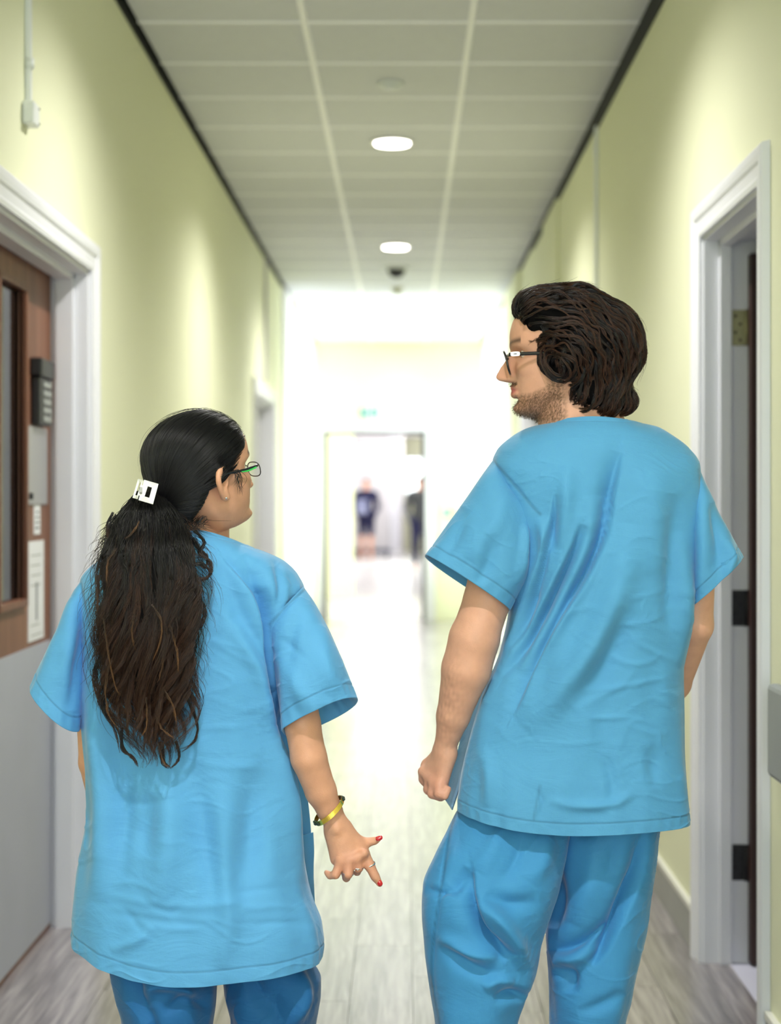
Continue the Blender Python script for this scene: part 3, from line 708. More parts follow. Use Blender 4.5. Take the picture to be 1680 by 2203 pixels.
def seam_mask(G, seams):
    px, py = proj(G); D = np.zeros(px.shape)
    for pts, wd, st_ in seams:
        c = catmull(pts, 8*len(pts)); lo, hi = c.min(0)-3*wd, c.max(0)+3*wd
        mk = (px > lo[0]) & (px < hi[0]) & (py > lo[1]) & (py < hi[1]); q = np.stack([px[mk], py[mk]], 1); best = np.full(len(q), 1e9)
        for a, b in zip(c[:-1], c[1:]):
            ab = b-a; t = np.clip(((q-a)@ab)/(ab@ab+1e-9), 0, 1); best = np.minimum(best, np.hypot(*(q-a-t[:, None]*ab).T))
        D[mk] = np.maximum(D[mk], st_*np.exp(-(best/wd)**2))
    return D
def grid_faces(nr, nc, wrap, off=0):
    i = np.arange(nr-1)[:, None]; j = np.arange(nc if wrap else nc-1)[None, :]; j2 = (j+1) % nc
    return (np.stack([i*nc+j, i*nc+j2, (i+1)*nc+j2, (i+1)*nc+j], -1)+off).reshape(-1, 4)
def grids_obj(name, grids, m, parent, stitch=None):
    V = []; Q = []; S = []; o = 0
    for gi, (G, wrap) in enumerate(grids):
        nr, nc = G.shape[:2]; V.append(G.reshape(-1, 3)); Q.append(grid_faces(nr, nc, wrap, o)); o += nr*nc
        S.append((stitch[gi] if stitch else np.zeros((nr, nc))).ravel())
    V = np.vstack(V); Q = np.vstack(Q)
    off = np.zeros(3); q = parent
    while q is not None: off += np.array(q.location); q = q.parent
    me = bpy.data.meshes.new(name); fill_mesh(me, V-off, Q); me.polygons.foreach_set('use_smooth', np.ones(len(Q), bool)); me.materials.append(m)
    a = me.attributes.new('stitch', 'FLOAT', 'POINT'); a.data.foreach_set('value', np.concatenate(S).astype(np.float32))
    ob = bpy.data.objects.new(name, me); COL.objects.link(ob); ob.parent = parent
    return ob
def torso_grid(rows, nr, nc):
    """rows: (Lx, Ly, Rx, Ry, backY, frontY, yc, dB, dF, n)"""
    R = np.array(rows, float); q = np.linspace(0, len(R)-1, nr); k = np.arange(len(R))
    C = [pchip(k, R[:, i], q)[:, None] for i in range(R.shape[1])]
    Lx, Ly, Rx, Ry, By, Fy, yc, dB, dF, n = C
    th = np.linspace(0, 2*math.pi, nc, endpoint=False)[None, :]; c, s = np.cos(th), np.sin(th)
    cc = np.sign(c)*np.abs(c)**(2/n); ss = np.sign(s)*np.abs(s)**(2/n)
    y = yc+np.where(ss < 0, ss*dB, ss*dF)
    px = (Lx+Rx)/2+(Rx-Lx)/2*cc
    side = Ly+(Ry-Ly)*(cc+1)/2; w_ = np.abs(cc)**1.6
    py = side*w_+np.where(ss < 0, By, Fy)*(1-w_)
    # silhouettes are taken at the centre depth
    return np.stack([(px-CX)/F*yc+0*y, y, CH-(py-CY)/F*yc+0*y], -1)
def sleeve_grid(rings, nr, nc):
    """rings: (outx, outy, inx, iny, yc, depth, tilt px of the near side)"""
    R = np.array(rings, float); q = np.linspace(0, len(R)-1, nr); k = np.arange(len(R))
    C = [pchip(k, R[:, i], q)[:, None] for i in range(R.shape[1])]
    ox, oy, ix, iy, yc, b, tl = C
    th = np.linspace(0, 2*math.pi, nc, endpoint=False)[None, :]; c, s = np.cos(th), np.sin(th)
    cc = np.sign(c)*np.abs(c)**.85; ss = np.sign(s)*np.abs(s)**.85
    px = (ox+ix)/2+(ox-ix)/2*cc; py = (oy+iy)/2+(oy-iy)/2*cc-tl*ss
    y = yc+b*ss
    return np.stack([(px-CX)/F*yc+0*y, y, CH-(py-CY)/F*yc+0*y], -1)
def hem_in(G, rows=5, inset=.0022, up=.028):
    """turn the last ring inwards so the edge reads as cloth with a thickness"""
    n = grid_normals(G)
    e = G[-1]; nn = n[-1]; c = e.mean(0)
    # inward = towards the ring's centre
    d = c-e; d /= np.linalg.norm(d, axis=1)[:, None]; back = G[-2]-G[-1]; back /= np.linalg.norm(back, axis=1)[:, None]+1e-9
    ex = [e+d*inset*.6+back*-.0004, e+d*inset*1.5+back*.0015]
    for k in range(1, rows): ex.append(e+d*(inset*1.5+.012*k/(rows-1))+back*up*k/(rows-1))
    return np.concatenate([G, np.stack(ex)])
def hem_stitch(G, dist=.026, wd=.0016, depth=.0010, period=None):
    """a sunken stitched line parallel to the hem; returns grid and stitch mask"""
    seg = np.linalg.norm(np.diff(G, axis=0), axis=2); s = np.concatenate([np.cumsum(seg[::-1], 0)[::-1], np.zeros((1, G.shape[1]))])
    n = grid_normals(G); sg = np.sign(((G-G.mean(1, keepdims=True))*n).sum(-1, keepdims=True)); n = n*sg
    g = np.exp(-((s-dist)/wd)**2)
    puck = .0007*np.sin(np.arange(G.shape[1])[None, :]*.55)*np.exp(-((s-dist*.6)/(dist*.5))**2)
    return G+n*(puck-depth*g)[..., None], g*.55

# ------------------------------------------------------------ hair
def hair_mat(name, root, tip, rough=.32, hl=None):
    m = bpy.data.materials.new(name); m.use_nodes = True; nt = m.node_tree; N = nt.nodes; L = nt.links; b = N['Principled BSDF']
    hi = N.new('ShaderNodeHairInfo'); r = N.new('ShaderNodeValToRGB')
    r.color_ramp.elements[0].color = lin(*root); r.color_ramp.elements[0].position = .15; r.color_ramp.elements[1].color = lin(*tip); r.color_ramp.elements[1].position = .8
    L.new(hi.outputs['Intercept'], r.inputs[0])
    mr = N.new('ShaderNodeMapRange'); mr.inputs[3].default_value = .35; mr.inputs[4].default_value = 1.7; L.new(hi.outputs['Random'], mr.inputs[0])
    hs = N.new('ShaderNodeHueSaturation'); L.new(r.outputs[0], hs.inputs['Color']); L.new(mr.outputs[0], hs.inputs['Value'])
    L.new(hs.outputs[0], b.inputs['Base Color']); b.inputs['Roughness'].default_value = rough; b.inputs['Specular IOR Level'].default_value = .4
    b.inputs['Anisotropic'].default_value = .5
    return m
def hair_curves(name, strands, radius, m, parent, taper=.25):
    """strands: list of (n,3) arrays in world space"""
    h = bpy.data.hair_curves.new(name); h.add_curves([len(s) for s in strands])
    off = np.zeros(3); q = parent
    while q is not None: off += np.array(q.location); q = q.parent
    P_ = np.vstack(strands)-off
    h.attributes['position'].data.foreach_set('vector', P_.astype(np.float32).ravel())
    ra = h.attributes.get('radius') or h.attributes.new('radius', 'FLOAT', 'POINT')
    rr = np.concatenate([radius*(1-(1-taper)*np.linspace(0, 1, len(s))**2) for s in strands])
    ra.data.foreach_set('value', rr.astype(np.float32)); h.materials.append(m)
    o = bpy.data.objects.new(name, h); COL.objects.link(o); o.parent = parent; o['kind'] = 'stuff'
    return o
def clump(guide, n, spread, rs, tipf=.25, wob=.0015, jitter=.12):
    """child hairs round a guide, drawn together at the tip"""
    L_ = len(guide); t = np.linspace(0, 1, L_)
    tan = np.gradient(guide, axis=0); tan /= np.linalg.norm(tan, axis=1)[:, None]+1e-9
    a = np.cross(tan, (0.13, .2, .97)); a /= np.linalg.norm(a, axis=1)[:, None]+1e-9; b = np.cross(tan, a)
    out = []
    prof = np.interp(t, [0, .3, .8, 1], [1, 1, .6, tipf])
    for _ in range(n):
        r = math.sqrt(rs.rand())*spread; ph = rs.rand()*6.283
        w1, w2 = rs.rand()*6.283, rs.rand()*6.283; fr = 2+3*rs.rand()
        o = guide+(a*(r*math.cos(ph)*prof+wob*np.sin(t*fr*6.28+w1))[:, None]+b*(r*math.sin(ph)*prof+wob*np.sin(t*fr*6.28+w2))[:, None])
        k = int(L_*(1-jitter*rs.rand())); out.append(o[:max(k, 4)])
    return out

# ============================================================ the woman
YW = 3.17
def capsules(fld, Y0, items, k=.006):
    """items: (x1, y1, dy1, r1px, x2, y2, dy2, r2px)"""
    for (x1, y1, d1, r1, x2, y2, d2, r2) in items:
        fld.cone(P(x1, y1, Y0+d1), P(x2, y2, Y0+d2), PR(r1, Y0), PR(r2, Y0), k)
SK_W, SK_M = lin(214, 158, 128)[:3], lin(216, 162, 136)[:3]
wom = empty('person', (P(425, 1300, YW)[0], YW, 0))
tag(wom, 'woman in blue scrubs seen from behind, long dark ponytail in a white claw clip', 'person', kind='thing')
WH = Head(P(457, 1144, YW-.005), .220, 1.05, 50, pitch=12, roll=0, nose=.085)
fw = Field((-.66, YW-.24, -.01), (.02, YW+.28, 1.56), .0026)
def leg_body(fld, hip, knee, ankle, toe, s=1.0):
    fld.cone(hip, knee, .078*s, .05*s, .02); fld.cone(knee, ankle, .052*s, .032*s, .015)
    fld.cone(knee+np.array((0, -.02, -.06)), knee+np.array((0, -.02, -.2)), .045*s, .036*s, .02)
    fld.cone(ankle, np.array((ankle[0], ankle[1]-.03, .035)), .03*s, .026*s, .01)
    fld.cone(np.array((ankle[0], ankle[1], .04)), toe, .03*s, .018*s, .015)
# torso, neck
c_ = lambda x, y, d=0: P(x, y, YW+d)
fw.cone(c_(330, 1290), c_(505, 1290), .068, .068, .03); fw.cone(c_(350, 1400), c_(470, 1400), .07, .07, .03)
fw.cone(c_(360, 1560), c_(460, 1560), .07, .07, .03); fw.cone(c_(340, 1740), c_(490, 1740), .08, .08, .03)
fw.cone(c_(415, 1230), c_(415, 1740), .072, .08, .03)
fw.cone(c_(345, 1250), c_(225, 1290), .045, .042, .03); fw.cone(c_(480, 1250), c_(610, 1300), .045, .042, .03)
fw.cone(c_(418, 1240, .02), c_(424, 1070, .01), .056, .050, .03)
fw.cone(c_(425, 1180, .02), c_(440, 1060, .03), .050, .050, .02)
leg_body(fw, c_(360, 1830), c_(355, 2200, -.02), np.array((P(355, 2000, YW)[0], YW-.04, .09)), np.array((P(350, 2000, YW)[0]-.01, YW+.13, .02)), .85)
leg_body(fw, c_(510, 1830), c_(585, 2200, .06), np.array((P(590, 2000, YW)[0], YW+.09, .09)), np.array((P(592, 2000, YW)[0], YW+.26, .02)), .85)
# her right arm, in view below the sleeve
capsules(fw, YW-.06, [(612, 1300, .04, 42, 651, 1560, 0, 38.5), (651, 1560, 0, 38.5, 664, 1630, .0, 38.5), (664, 1630, 0, 38.5, 690, 1702, .012, 33.5), (690, 1702, .012, 33.5, 709, 1743, .02, 26.5), (709, 1743, .02, 27, 726, 1778, .025, 23)], .006)
# hand: back of the palm, then the five fingers
hd = [(726, 1775, .022, 22, 738, 1800, .022, 21), (716, 1785, .02, 17, 735, 1850, .012, 13), (722, 1785, .02, 18, 752, 1848, .012, 14), (735, 1785, .022, 19, 768, 1845, .016, 15), (742, 1785, .025, 17, 782, 1836, .022, 14),
      (712, 1795, .025, 13, 722, 1850, .02, 12)]
capsules(fw, YW-.06, hd, .010)
capsules(fw, YW-.06, [(748, 1795, .03, 15, 778, 1815, .035, 13), (778, 1815, .035, 12.5, 795, 1811, .035, 9.5)], .008)
capsules(fw, YW-.06, [(795, 1811, .035, 9.2, 806, 1809, .033, 8.4), (806, 1809, .033, 8.2, 816, 1804, .031, 6.2)], .003)            # thumb
capsules(fw, YW-.06, [(782, 1838, .018, 13.5, 795, 1862, .014, 11.8), (795, 1862, .014, 11.5, 807, 1886, .012, 10), (807, 1886, .012, 9.8, 817, 1902, .014, 7.2)], .003)      # index
capsules(fw, YW-.06, [(766, 1847, .008, 12, 771, 1868, .006, 10), (771, 1868, .006, 9.6, 768, 1876, .028, 8.5), (768, 1876, .028, 8.5, 762, 1866, .042, 7.5)], .0025)  # middle
capsules(fw, YW-.06, [(750, 1851, .004, 12, 749, 1881, -.002, 10), (749, 1881, -.002, 9.8, 745, 1889, .02, 8.8), (745, 1889, .02, 8.8, 740, 1876, .036, 7.6)], .0025)   # ring
capsules(fw, YW-.06, [(733, 1852, .008, 11.5, 722, 1882, .002, 9.6), (722, 1882, .002, 9.2, 710, 1884, .010, 8.0), (710, 1884, .010, 8.0, 702, 1877, .016, 6.4)], .0025)   # little
for (x, y) in ((783, 1836), (767, 1846), (751, 1850), (735, 1853)): fw.ell(P(x, y, YW-.06+.003), (.0085, .0075, .0085), k=.008)
fw.ell(P(724, 1783, YW-.056), (.008, .008, .009), k=.01)   # wrist bone
# her left arm, a sliver showing at the tunic's edge
capsules(fw, YW, [(225, 1290, 0, 40, 203, 1540, -.01, 38), (203, 1540, -.01, 38, 204, 1640, .0, 34), (204, 1640, 0, 34, 225, 1770, .08, 24), (225, 1770, .08, 23, 240, 1860, .13, 20)], .006)
WA = P(240, 1860, YW+.13)
fw.cone(WA, WA+np.array((.01, .03, -.06)), .024, .026, .01)
for i in range(4):
    b_ = WA+np.array((.012-.018*(i-1.5)*.3, .03+.014*(i-1.5), -.07)); fw.cone(b_, b_+np.array((.005, .004, -.045)), .009, .008, .003); fw.cone(b_+np.array((.005, .004, -.045)), b_+np.array((.02, .004, -.07)), .008, .0065, .003)
fw.cone(WA+np.array((.01, .05, -.02)), WA+np.array((.02, .068, -.06)), .011, .008, .004)
fw.blur(1)
WH.build(fw)
pts, tri, quad = fw.poly(.0)
wb_ = poly_obj('body', pts, tri, quad, skin_mat('skin_warm', SK_W), wom)
def face_tint(pts, Hd, base, lip, brow, beard=None):
    c = np.tile(np.array(base), (len(pts), 1)); q = Hd.loc(pts); f, l, u = q.T
    G = lambda a, b, s_: np.exp(-((a-b)/s_)**2)
    front = (f > .25) & (u > 0) & (u < 1)
    m_ = (front*G(u, .22, .032)*G(l, 0, .10)**2*(f > .30))[:, None]; m_ = np.clip(m_*1.6, 0, 1); c = c*(1-m_)+np.array(lip)*m_
    b_ = ((f > .22)*G(u, .585+.02*np.abs(l)*4, .021)*(np.abs(np.abs(l)-.15) < .09))[:, None]*.85; c = c*(1-b_)+np.array(brow)*b_
    red = (front*G(u, .33, .05)*G(l, 0, .08))[:, None]*.25; c = c*(1-red)+np.array(base)*np.array((1.05, .8, .78))*red
    if beard is not None:
        on = (u < .36) & (u > -.06) & (f > -.10)
        edge = np.clip((.33-.40*np.clip(.26-f, 0, .3)*-.2-u)/.05, 0, 1)
        jaw = np.clip(1-np.clip((u-(.165+.35*np.clip(.24-f, 0, .36)))/.03, 0, 1), 0, 1)
        mous = G(u, .268, .02)*(np.abs(l) < .11)*(f > .28)
        sideb = np.clip((.09-np.abs(f-.02))/.03, 0, 1)*(np.abs(l) > .2)*(u > .1)*(u < .45)
        n = .55+.45*np.sign(smooth_noise(pts, 190, 3))*np.abs(smooth_noise(pts, 120, 5))**.4
        b_ = (np.clip(jaw*on+mous+.0*edge+sideb*.9, 0, 1)*np.clip(n, .3, 1)*.80)
        b_ *= np.clip((f+.06)/.05, 0, 1)
        c = c*(1-b_[:, None])+np.array(beard)*b_[:, None]
    return c
tw = face_tint(pts, WH, SK_W, lin(178, 92, 88)[:3], lin(38, 28, 26)[:3])
# rosier knuckles and fingers
hx, hy = proj(pts); kn = np.exp(-(((hx-758)/50)**2+((hy-1868)/34)**2))*(hy > 1750)
tw = tw*(1-kn[:, None]*.35)+np.array(lin(196, 122, 104)[:3])*kn[:, None]*.35
vcol(wb_, 'tint', tw)
# eyes
M['eye'] = mat('eye_white', (228, 222, 214), .15, .6); M['iris'] = mat('iris', (48, 30, 20), .1, .6)
def eyes(Hd, parent):
    for sg in (1, -1):
        c = Hd.w((.262, .145*sg, .50)); r = .0112
        e = lathe('eye', c, [(r*math.sin(a), -r*math.cos(a)) for a in np.linspace(.05, math.pi-.05, 12)], M['eye'], parent, 20)
        a = Vector(Hd.f); p = c+Hd.f*r*.80
        e2 = lathe('iris', p, [(.0001, .0032), (.003, .0028), (.0055, .0008), (.0058, 0)], M['iris'], e, 18)
        e2.rotation_mode = 'QUATERNION'; e2.rotation_quaternion = a.to_track_quat('Z', 'Y')
eyes(WH, wom)
# nails
M['nail'] = mat('red_nail_polish', (196, 20, 36), .12, .6, coat=.8)
def nail(px, py, dy, ang, lw, parent, m, tilt=0):
    """small domed plate lying on the finger, long axis ang degrees in the picture plane"""
    c = P(px, py, YW-.06+dy); V = []; Fc = []; n, k = 10, 6
    a = math.radians(ang); ux = np.array((math.cos(a), 0, -math.sin(a))); uy = np.array((math.sin(a), 0, math.cos(a))); L_, W_ = lw
    for i in range(n):
        s = -1+2*i/(n-1)
        for j in range(k):
            t = -1+2*j/(k-1); w_ = (1-abs(s)**3.5)**.5*W_ if s > 0 else (1-abs(s)**6)**.5*W_
            V.append(c+ux*s*L_+uy*t*w_+np.array((0, -1, 0))*(.0016*(1-t*t)-.0008*s*s+tilt*s*L_))
    V += [v+np.array((0, .002, 0)) for v in V]; q = n*k
    for i in range(n-1):
        for j in range(k-1):
            b_ = i*k+j; Fc.append((b_, b_+1, b_+k+1, b_+k)); Fc.append((q+b_, q+b_+k, q+b_+k+1, q+b_+1))
    return mesh_obj('fingernail', V, Fc, m, parent, smooth=True)
n1 = nail(815.5, 1803.5, .0235, -20, (.0068, .0040), wb_, M['nail']); n1['label'] = 'glossy red thumb nail'
n2 = nail(817, 1900, .0075, 62, (.0058, .0044), wb_, M['nail']); n2['label'] = 'dark red index nail'
# jewellery
M['gold'] = mat('gold', (232, 200, 92), .22, .6, metal=.95); M['silver'] = mat('silver', (226, 226, 226), .18, .6, metal=.95); M['stone'] = mat('dark_green_stone', (20, 44, 40), .12, .7)
def band(name, c, a, b, wdir, wd, th, m, parent, seg=72):
    V = []; Fc = []
    for k in range(seg):
        t = 2*math.pi*k/seg; e = a*math.cos(t)+b*math.sin(t); r = e/np.linalg.norm(e)
        for (u, o) in ((-.5, 0), (.5, 0), (.5, 1), (-.5, 1)): V.append(c+e+r*th*o+wdir*wd*u)
    for k in range(seg):
        k2 = (k+1) % seg
        for j in range(4): Fc.append((k*4+j, k*4+(j+1) % 4, k2*4+(j+1) % 4, k2*4+j))
    return mesh_obj(name, V, Fc, m, parent, smooth=True)
YA = YW-.06
bc = P(708, 1744, YA+.015); ba = P(736, 1719, YA+.015)-bc; bb_ = np.array((.0035, -.0235, -.0045)); wdv = np.array((.5, 0, -.86))
br = band('bracelet', bc, ba*1.02, bb_*1.08, wdv, .0088, .0010, M['gold'], wom); br.data.polygons.foreach_set('use_smooth', [False]*len(br.data.polygons)); br['label'] = 'flat gold bangle'
for t in (2.55, 2.95, 3.3, 5.95, .15, -.1):
    e = ba*1.02*math.cos(t)+bb_*1.08*math.sin(t); p = bc+e*1.04
    s_ = lathe('stone', p, [(.001, -.0032), (.0036, -.002), (.0042, 0), (.0036, .002), (.001, .0032)], M['stone'], br, 8, smooth=False)
def ringb(name, px, py, dy, ang, half, depth, parent, wd=.0022, label=None):
    c = P(px, py, YA+dy); a = math.radians(ang); ux = np.array((math.cos(a), 0, -math.sin(a))); n_ = np.array((math.sin(a), 0, math.cos(a)))
    o = band(name, c, ux*half, np.array((0, -depth, 0))-n_*.0012, n_, wd, .0009, M['silver'], parent, 36)
    if label: o['label'] = label
    return o
r1 = ringb('finger_ring', 796, 1860, .0145, -22, .0092, .0098, wom, .0024, 'silver chevron ring on the index finger')
r2 = ringb('finger_ring', 749, 1879, .0015, 8, .0092, .0098, wom, .0028, 'plain silver band on the ring finger')
r3 = ringb('finger_ring', 770, 1866, .008, 0, .0090, .0095, wom, .002, 'silver ring with small stones on the middle finger')
for (dx, dz) in ((-.003, 0), (.003, .001), (0, .003)):
    lathe('stone', P(766, 1873, YA-.003)+np.array((dx, 0, dz)), [(.0004, -.0018), (.0018, 0), (.0004, .0018)], M['silver'], r3, 8)
ep = WH.w((-.058, .362, .298))
er = lathe('earring', ep, [(.0002, -.0024), (.0018, -.0016), (.0025, 0), (.0018, .0016), (.0002, .0024)], M['silver'], wom, 16); er['label'] = 'small round silver ear stud'

# tunic
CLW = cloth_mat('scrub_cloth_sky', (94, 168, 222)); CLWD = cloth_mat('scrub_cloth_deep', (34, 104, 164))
WROWS = [(338, 1172, 532, 1172, 1139, 1250, YW, .070, .085, 2.1), (326, 1178, 545, 1178, 1147, 1262, YW, .078, .09, 2.1), (290, 1184, 572, 1188, 1160, 1275, YW, .095, .10, 2.1),
    (238, 1196, 610, 1206, 1182, 1285, YW, .112, .115, 2.2), (196, 1222, 642, 1238, 1215, 1300, YW, .124, .125, 2.3), (176, 1256, 656, 1276, 1262, 1330, YW, .13, .13, 2.5), (174, 1330, 648, 1345, 1335, 1380, YW, .130, .13, 2.6),
    (178, 1430, 634, 1440, 1432, 1450, YW, .125, .13, 2.6), (181, 1560, 606, 1560, 1560, 1560, YW, .12, .13, 2.5), (189, 1660, 623, 1660, 1662, 1660, YW, .122, .12, 2.5),
    (193, 1740, 637, 1750, 1742, 1740, YW, .128, .12, 2.5), (179, 1820, 650, 1838, 1826, 1820, YW, .135, .12, 2.4), (167, 1910, 670, 1925, 1930, 1910, YW, .142, .125, 2.35), (160, 1975, 693, 1990, 2010, 1970, YW, .146, .15, 2.3), (157, 2016, 697, 2030, 2060, 2020, YW, .148, .15, 2.25), (158, 2022, 694, 2060, 2076, 2030, YW, .148, .15, 2.25)]
G = torso_grid(WROWS, 330, 420)
WF = [([(478, 1190), (560, 1290), (585, 1420), (600, 1560), (640, 1720), (668, 1860)], 16, -14, 1), ([(520, 1190), (572, 1290), (600, 1400)], 14, -6), ([(470, 1200), (520, 1330), (575, 1450), (612, 1620)], 22, -6),
      ([(560, 1480), (605, 1640), (648, 1800), (672, 1900)], 22, 9), ([(590, 1195), (606, 1260), (600, 1320)], 10, -3), ([(550, 1200), (575, 1260)], 9, -3), ([(620, 1215), (632, 1270), (620, 1330)], 9, -2.5),
      ([(500, 1330), (560, 1440), (590, 1560)], 20, 7), ([(470, 1680), (478, 1850), (490, 1980), (474, 2090)], 26, 6), ([(400, 1600), (440, 1800), (470, 1950)], 34, -6), ([(540, 1650), (545, 1800), (520, 1950)], 36, -8),
      ([(220, 1420), (215, 1560), (225, 1750), (212, 1950)], 26, 8), ([(250, 1600), (262, 1760), (250, 1900)], 26, -5), ([(350, 1640), (360, 1800), (345, 1950)], 36, 6), ([(330, 1700), (300, 1850)], 24, -4),
      ([(215, 1918), (300, 1940), (420, 1950), (540, 1930)], 9, 2.5), ([(230, 1965), (300, 1975), (420, 1990), (480, 1992)], 8, -2.2), ([(300, 1935), (360, 1960), (395, 1950)], 8, -2.5), ([(260, 1950), (300, 1995), (345, 2020)], 9, -2.5),
      ([(500, 1925), (560, 1915), (620, 1905)], 7, -2), ([(505, 1960), (590, 1950), (650, 1955)], 7, 2), ([(500, 1990), (600, 1985), (680, 1990)], 7, -2), ([(330, 1995), (400, 2000), (470, 1985)], 7, 1.8), ([(240, 1905), (290, 1900), (360, 1925)], 7, 1.8),
      ([(220, 1720), (300, 1730), (360, 1722)], 8, -1.5), ([(400, 1565), (470, 1565), (540, 1560)], 6, 1.5), ([(430, 1640), (500, 1650), (560, 1640)], 8, 1.4), ([(235, 2045), (300, 2020), (330, 1990)], 12, 2.5)]
WF += [([(655, 1270), (620, 1300), (580, 1343)], 3, -1.6), ([(172, 1245), (187, 1320), (186, 1345)], 3, -1.6), ([(585, 1345), (598, 1450), (605, 1570)], 8, -5)]
G = apply_folds(G, WF, seed=11); G, stt = hem_stitch(G)
WSEAM = [([(655, 1268), (620, 1300), (580, 1343)], 3.2, .55), ([(172, 1245), (187, 1320), (186, 1350)], 3.2, .6), ([(582, 1345), (590, 1430), (602, 1540)], 4, .35)]
stt = np.maximum(stt, seam_mask(G, WSEAM))
# neck band seam
kk = np.arange(330)[:, None]; n_ = grid_normals(G)
band_ = np.exp(-((kk-26)/1.4)**2)+0*G[..., 0]; G = G-n_*np.sign(((G-G.mean(1, keepdims=True))*n_).sum(-1, keepdims=True))*(.0012*band_)[..., None]; stt = np.maximum(stt, band_*.3)
G2 = hem_in(G); st2 = np.zeros(G2.shape[:2]); st2[:G.shape[0]] = stt
nk = G[:1]; inn = G[:1]+(G.mean(1, keepdims=True)[:1]-G[:1])*.03
G2 = np.concatenate([inn-np.array((0, 0, .02)), inn, G2]); st2 = np.concatenate([np.zeros((2, G2.shape[1])), st2])
YS = YW-.05
SR = sleeve_grid([(652, 1262, 572, 1352, YS+.03, .058, 0), (672, 1290, 582, 1385, YS+.02, .066, 0), (705, 1350, 590, 1440, YS+.01, .070, 2), (740, 1428, 599, 1512, YS+.0, .072, -8), (770, 1505, 610, 1578, YS, .072, -28)], 150, 200)
SL = sleeve_grid([(184, 1236, 196, 1352, YS+.04, .055, 0), (152, 1285, 190, 1390, YS+.03, .062, 0), (120, 1358, 186, 1440, YS+.02, .066, 0), (95, 1412, 180, 1505, YS+.02, .068, 4), (69, 1468, 173, 1566, YS+.02, .068, 14)], 130, 170)
SR = apply_folds(SR, [([(655, 1272), (622, 1303), (582, 1347)], 3, -1.6), ([(655, 1290), (620, 1400), (625, 1500)], 16, -3), ([(600, 1400), (640, 1480), (690, 1540)], 18, 3), ([(690, 1340), (700, 1430), (735, 1500)], 18, 3), ([(600, 1370), (660, 1420)], 9, -2.5)], seed=21, base_noise=.002)
SL = apply_folds(SL, [([(160, 1280), (150, 1380), (130, 1480)], 16, 3), ([(175, 1330), (165, 1450), (150, 1530)], 12, -3)], seed=23, base_noise=.002)
SR, s3 = hem_stitch(SR); SL, s4 = hem_stitch(SL)
s3 = np.maximum(s3, seam_mask(SR, WSEAM[:1])); s4 = np.maximum(s4, seam_mask(SL, WSEAM[1:2])); SRh, SLh = hem_in(SR), hem_in(SL)
pad_ = lambda s_, G_: np.concatenate([s_, np.zeros((G_.shape[0]-s_.shape[0], s_.shape[1]))])
tun = grids_obj('tunic', [(G2, True), (SRh, True), (SLh, True)], CLW, wom, [st2, pad_(s3, SRh), pad_(s4, SLh)])
# front panel seen past the side vent, with its patch pocket
def sheet(name, left, right, m, parent, nr=90, nc=26, th=.0018, wave=.003, seed=0):
    """cloth strip between two rails of (px, py, Y)"""
    A = catmull(left, nr); B = catmull(right, nr); t = np.linspace(0, 1, nc)
    def P3(a): return np.stack([(a[..., 0]-CX)/F*a[..., 2], a[..., 2], CH-(a[..., 1]-CY)/F*a[..., 2]], -1)
    G_ = P3(A[:, None, :]*(1-t[None, :, None])+B[:, None, :]*t[None, :, None])
    G_[..., 1] += wave*np.sin(t*5+seed)[None, :]+.001*np.sin(np.linspace(0, 9, nr))[:, None]
    n = grid_normals(G_, False); G3 = np.concatenate([G_, (G_+n*th)[::-1], G_[:1]], 0)
    return grids_obj(name, [(G3, False)], m, parent)
fp = sheet('front_panel', [(585, 1540, YW+.0), (600, 1700, YW+.01), (615, 1850, YW+.02), (650, 2062, YW+.05)], [(622, 1560, YW+.05), (648, 1640, YW+.07), (665, 1740, YW+.09), (673, 1850, YW+.10), (677, 1930, YW+.11), (684, 2064, YW+.12)], CLW, tun)
sheet('pocket', [(640, 1802, YW+.035), (650, 1830, YW+.035), (652, 1870, YW+.035), (662, 1935, YW+.045)], [(674, 1790, YW+.08), (676, 1830, YW+.08), (675, 1870, YW+.085), (675, 1945, YW+.10)], CLW, tun, nr=50)
# trousers
def leg_grid(rows, nr=260, nc=220): return torso_grid(rows, nr, nc)
wl1 = leg_grid([(252, 1985, 470, 1985, 1985, 1985, YW-.01, .10, .11, 2.2), (238, 2055, 472, 2060, 2058, 2058, YW-.02, .115, .11, 2.2), (243, 2090, 467, 2110, 2100, 2100, YW-.02, .112, .105, 2.2), (252, 2130, 464, 2160, 2150, 2150, YW-.02, .108, .10, 2.2),
    (268, 2203, 458, 2203, 2203, 2203, YW-.02, .102, .095, 2.1), (276, 2350, 440, 2350, 2350, 2350, YW-.03, .09, .085, 2.1), (286, 2640, 425, 2640, 2640, 2640, YW-.04, .08, .085, 2.1)])
wl2 = leg_grid([(476, 1985, 655, 1985, 1985, 1985, YW+.04, .10, .10, 2.2), (474, 2060, 664, 2058, 2060, 2060, YW+.05, .11, .10, 2.2), (478, 2095, 690, 2108, 2100, 2100, YW+.05, .11, .10, 2.2), (482, 2130, 689, 2140, 2140, 2140, YW+.05, .108, .10, 2.2),
    (500, 2203, 680, 2203, 2203, 2203, YW+.05, .10, .10, 2.2), (512, 2350, 664, 2350, 2350, 2350, YW+.06, .09, .09, 2.1), (522, 2600, 650, 2600, 2600, 2600, YW+.09, .08, .09, 2.1)])
wl1 = apply_folds(wl1, [([(262, 2060), (290, 2120), (320, 2203)], 16, -10), ([(330, 2075), (390, 2110), (450, 2100)], 16, -9), ([(300, 2150), (340, 2120), (400, 2130), (405, 2165)], 13, 9), ([(320, 2170), (340, 2240), (350, 2300)], 12, -8), ([(350, 2180), (400, 2150), (462, 2170)], 12, -7), ([(440, 2060), (455, 2140)], 14, -6)], seed=31, base_noise=.003, gain=1.7)
